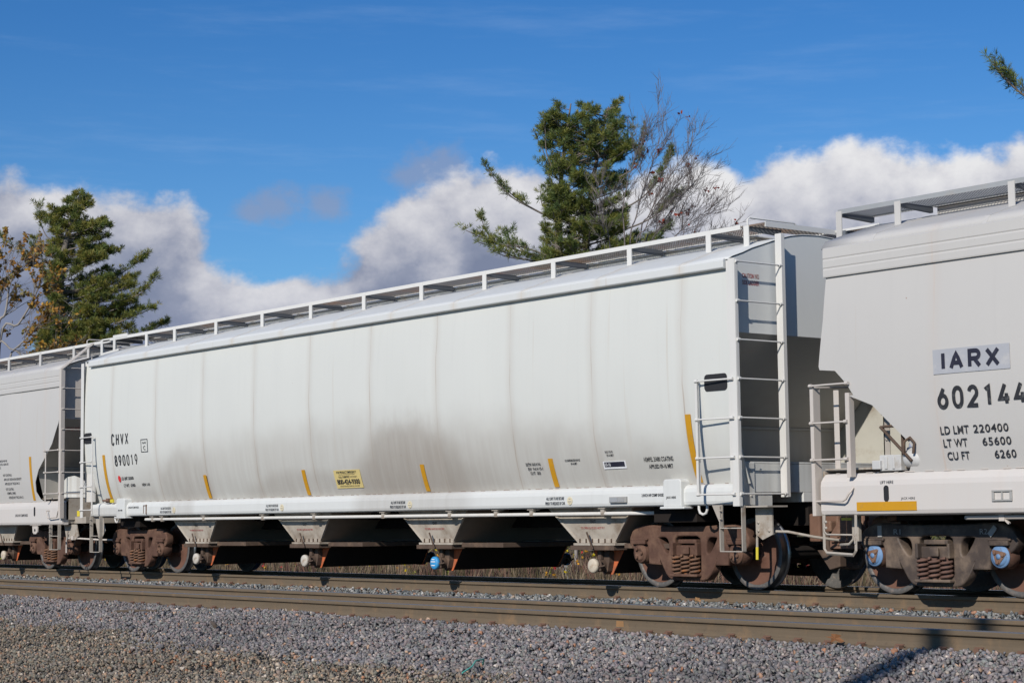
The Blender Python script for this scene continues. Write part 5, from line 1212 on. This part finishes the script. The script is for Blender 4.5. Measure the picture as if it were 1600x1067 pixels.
pine('pine_tree', tree_base(u0, D), 'dense rounded white pine at the left, rising over the gap between two cars', 'pines behind the train',
     [([(*HZ(u, v, u0, D), 0) for u, v in tr1], .26)], limbs, f3, 23, [(.225, .24, .055), (.18, .215, .058), (.275, .265, .065), (.13, .18, .06), (.31, .275, .07)], tuft_l=.215, needles=19, width=.019)

# pine whose branch reaches in at the right edge
u0, D = 1790, 34
tr1 = [(1790, 1100), (1785, 500), (1780, 200), (1775, -150)]
limbs = [px_limb(q, u0, D, s, dn, a, b) for q, s, dn, a, b in [
    ([(1782, 300), (1695, 222), (1625, 155), (1592, 126), (1570, 100)], .35, .75, 0, 0), ([(1625, 155), (1612, 140), (1606, 130), (1602, 112)], .2, .8, 0, .3),
    ([(1782, 100), (1850, 20), (1900, -60)], .4, 1.0, 0, .7), ([(1782, 300), (1880, 220), (1950, 140)], .4, 1.0, 0, .7)]]
pine('pine_tree', tree_base(u0, D), 'pine standing beyond the right edge, only one branch tip showing against the sky', 'pines behind the train',
     [([(*HZ(u, v, u0, D), 0) for u, v in tr1], .22)], limbs, fill_outline(u0, D, [(-160, 1765, 1790), (-60, 1730, 1840), (80, 1705, 1880), (300, 1690, 1910), (600, 1690, 1930)], tr1, 80, .8, depth=.9, start=.3), 31, GREEN, tuft_l=.17, needles=16, width=.012, sub=1.3)

def bare_tree(name, base, label, stems, seed, mat, leaves=None, levels=4, r0=.05, kids=(3, 5), leafn=0, leaf_size=.12):
    rr = random.Random(seed); root = empty(name, base, label, 'tree'); tm = MB(); lf = Leafy(seed)
    loc = lambda q: np.array(HV*q[0] + DV*q[2] + Vector((0, 0, q[1])))
    def grow(p, d, L, r, lev):
        n = 5; pts = [p]; dd = d.copy()
        for _ in range(n):
            dd = dd+np.array([rr.gauss(0, .10), rr.gauss(0, .10), rr.gauss(.03, .07)]); dd /= np.linalg.norm(dd); pts.append(pts[-1]+dd*L/n)
        tm.tube(pts, [r*(1-.6*i/n) for i in range(n+1)], 5 if lev > 2 else 3, caps=False)
        if lev <= 1 and leaves and rr.random() < leafn:
            for _ in range(rr.randint(1, 4)):
                lf.tuft(pts[rr.randint(2, n)], np.array([rr.gauss(0, 1), rr.gauss(0, 1), -.3]), rr.randint(2, 5), leaf_size, leaf_size*.6, np.array(leaves[rr.randrange(len(leaves))]), 1.4)
        if lev == 0: return
        for _ in range(rr.randint(*kids)):
            i = rr.randint(1, n); ax = np.array([rr.gauss(0, 1) for _ in range(3)]); nd = dd*1.0+ax*.36+np.array([0, 0, .12]); nd /= np.linalg.norm(nd)
            grow(pts[i], nd, L*rr.uniform(.45, .72), max(r*.5, .0055), lev-1)
    for pts, r in stems:
        c = [np.array(q) for q in curve_pts([loc(q) for q in pts], 5)]; n = len(c)
        tm.tube(c, [r*(1-.75*i/(n-1)) for i in range(n)], 6)
        for i in range(int(n*.45), n):
            d = c[min(i+1, n-1)]-c[max(i-1, 0)]; d /= np.linalg.norm(d)
            for _ in range(rr.choice((1, 1, 2))):
                nd = d+np.array([rr.gauss(0, .38) for _ in range(3)])+np.array(HV)*.12+np.array([0, 0, .1]); nd /= np.linalg.norm(nd)
                grow(c[i], nd, rr.uniform(.5, 1.15)*r0/.05, max(r*.28, .009), levels-2)
    tm.build('trunk', mat, root)
    if lf.V: lf.build('crown', 'foliage', root)
    return root
u0, D = 1000, 57
def stem(lst, r, a, b): n = len(lst)-1; return ([(*HZ(u, v, u0, D), a+(b-a)*i/n) for i, (u, v) in enumerate(lst)], r)
bare_tree('bare_tree', tree_base(u0, D), 'leafless grey birch clump beside the tall pine, fanning right over the car roof',
          [stem([(985, 860), (985, 420), (998, 335), (1020, 265), (1040, 205)], .030, 0, .3), stem([(1000, 860), (1000, 410), (1018, 335), (1048, 280), (1078, 240)], .030, 0, -.5), stem([(1003, 860), (1006, 420), (1034, 355), (1066, 310), (1098, 272)], .028, 0, .6),
           stem([(1010, 860), (1012, 420), (1045, 382), (1080, 350), (1106, 332)], .026, 0, -.2), stem([(985, 860), (978, 400), (975, 330), (988, 270), (1004, 225)], .030, 0, -.8), stem([(960, 860), (955, 420), (945, 370), (935, 330)], .024, 0, -1.2), stem([(1010, 860), (1015, 430), (1050, 398), (1085, 380), (1115, 366)], .024, 0, .8),
           stem([(990, 860), (992, 425), (1010, 360), (1030, 320), (1058, 300)], .024, 0, -.9), stem([(1000, 860), (1003, 425), (1022, 372), (1046, 345), (1072, 322)], .024, 0, 1.1)],
          41, 'twig_grey', leaves=[(.30, .035, .02), (.36, .07, .03), (.22, .05, .03)], levels=4, leafn=.006, leaf_size=.12, kids=(4, 6))
u0, D = 8, 66
bare_tree('oak_tree', tree_base(u0, D), 'thin oak at the left edge with sparse orange brown autumn leaves',
          [stem([(-12, 860), (-8, 540), (5, 490), (12, 440), (30, 420)], .07, 0, .3), stem([(-8, 860), (0, 540), (30, 510), (55, 470), (68, 440)], .06, 0, -.5), stem([(-8, 860), (-5, 560), (25, 550), (50, 530), (66, 515)], .05, 0, -.8),
           stem([(-10, 860), (-20, 500), (-25, 450), (-20, 400)], .06, 0, .5), stem([(0, 860), (10, 570), (40, 565), (70, 548)], .05, 0, .6), stem([(-8, 860), (-4, 530), (8, 470), (5, 430)], .05, 0, -1)],
          53, 'bark_grey', leaves=[(.42, .21, .04), (.34, .17, .045), (.30, .20, .06), (.24, .20, .065), (.48, .27, .045)], levels=4, leafn=.34, leaf_size=.17, kids=(2, 4))

# weeds and brush beyond the track
def weeds():
    lf = Leafy(71); r = lf.r
    tones = np.array([(.19, .135, .085), (.145, .11, .068), (.11, .09, .05), (.24, .185, .125), (.165, .095, .07), (.11, .065, .055), (.10, .095, .045)])
    n = 9000; x = r.uniform(-95, 12, n); y = 9.3+r.uniform(0, 1, n)**1.3*14
    patch = vnoise(x+200, y+50, 3.0, 5)
    for i in range(n):
        t = tones[(int(patch[i]*5.5)+r.integers(0, 3)) % 7]
        hgt = .30+.55*patch[i]+r.uniform(0, .3)
        lf.tuft((x[i], y[i], ground_z(y[i])-.05), (r.normal()*.18, r.normal()*.18, 1), 7, hgt, .022, t, .32)
    for _ in range(700):
        xx, yy = r.uniform(-60, 8), r.uniform(9.6, 16); t = [(.55, .42, .02), (.42, .05, .05), (.28, .32, .04), (.5, .25, .03)][r.integers(0, 4)]
        lf.tuft((xx, yy, ground_z(yy)+r.uniform(.3, .85)), (0, 0, 1), 4, .09, .06, np.array(t), 2.0)
    tag(lf.build('weeds', 'weed'), kind='stuff')
    lf = Leafy(72); r = lf.r; n = 2600
    x = r.uniform(-120, 10, n); y = r.uniform(19, 32, n); pz = vnoise(x+300, y, 4.0, 8)
    for i in range(n):
        t = [(.13, .125, .045), (.10, .11, .04), (.17, .14, .07), (.12, .09, .06), (.08, .095, .035)][r.integers(0, 5)]
        for k in range(3): lf.tuft((x[i]+r.normal()*.3, y[i]+r.normal()*.3, ground_z(y[i])+r.uniform(0, 1.0+1.8*pz[i])), (r.normal()*.5, r.normal()*.5, .8), 8, .55, .05, np.array(t), .9)
    tag(lf.build('brush', 'weed'), kind='stuff')
weeds()
bt = MB(); bt.prism(rrect(-.20, .20, 0, .68, .05), -.16, .16); o = bt.build('utility_box', 'box_grey', bevel=.03); o.location = (-20.55, 14.0, -.70); o.rotation_euler = (0, 0, .9)
tag(o, 'weathered grey box in the weeds beside a wooden post, seen under the middle car', 'box')
pm = MB(); pm.tube([(0, 0, 0), (0.01, 0, 1.6), (0, .02, 3.0)], [.05, .048, .045], 10); o = pm.build('wooden_post', 'bark_grey'); o.location = (-20.0, 13.95, -.70); tag(o, 'grey wooden post in the weeds, seen below the hopper with the cream cap', 'post')
mm = MB(); mm.box(-.03, .03, -.03, .03, 0, .34); mm.lathe([(.055, .26), (.06, .34), (.03, .40), (0, .41)], (0, 0, 0), 'z', 10); o = mm.build('marker_post', 'marker_red'); o.location = (-18.7, 14.0, -.72); tag(o, 'short red marker post low in the weeds under the middle car', 'marker')
bl = MB(); bl.tube([(-21.5, 15.0, .60), (-20.9, 15.2, .42), (-20.6, 15.25, .36), (-19.9, 15.5, .28)], .02, 6); o = bl.build('fallen_branch', 'box_grey'); tag(o, 'pale bare branch leaning in the brush behind the wooden post', 'branch')

# small things on the gravel
def twig(name, pts, r, mat, label, cat):
    o = MB(); o.tube(pts, r, 6); b = o.build(name, mat); c = Vector(pts[0]); b.data.transform(Matrix.Translation(-c)); b.location = c; return tag(b, label, cat)
twig('stick', [(-5.0, -6.75, -.215), (-4.75, -6.6, -.205), (-4.45, -6.42, -.205)], [.018, .024, .015], 'dead_wood', 'short dark stick lying flat on the grey gravel at the left', 'stick')
twig('stick', [(-1.75, -7.15, -.22), (-1.55, -7.22, -.24), (-1.36, -7.32, -.25)], [.012, .03, .022], 'dead_wood', 'stubby black stick pointing down the gravel slope, right of the flat one', 'stick')
twig('twine', [(4.70, -8.12, -.33), (4.78, -8.17, -.27), (4.90, -8.35, -.27), (5.20, -8.62, -.29), (5.24, -8.75, -.33)], .007, 'twine_green', 'loose end of green twine sticking out of the gravel in the foreground', 'twine')
def leaf(loc, s, mat, label):
    m = MB(); rr = random.Random(int(s*1000)); n = 11
    pts = [(s*(1 if k % 2 == 0 else .45)*math.cos(2*math.pi*k/n), s*(.8 if k % 2 == 0 else .4)*math.sin(2*math.pi*k/n), s*rr.uniform(0, .5)) for k in range(n)]
    m.add([(0, 0, .15*s)]+pts, [(0, 1+k, 1+(k+1) % n) for k in range(n)]); o = m.build('fallen_leaf', mat, solid=.002); o.location = loc; o.rotation_euler = (.7, .2, .4); return tag(o, label, 'leaf', 'fallen autumn leaves')
leaf((6.55, -5.66, -.155), .085, 'leaf_brown', 'curled brown dead leaf leaning on the nearest rail, right of centre'); leaf((.1, -1.1, -.14), .06, 'paint_orange', 'small orange leaf on the pale ballast strip between the tracks')

# utility pole behind the camera: its shadow crosses the near track
pp = empty('utility_pole', (15.05, -22.4, -.5), 'tall wooden utility pole behind the camera, its shadow crossing the near rails', 'pole')
a = MB(); a.tube([(0, 0, 0), (0, 0, 5), (0, 0, 12.2)], [.16, .145, .12], 14); a.build('pole', 'pole_wood', pp)
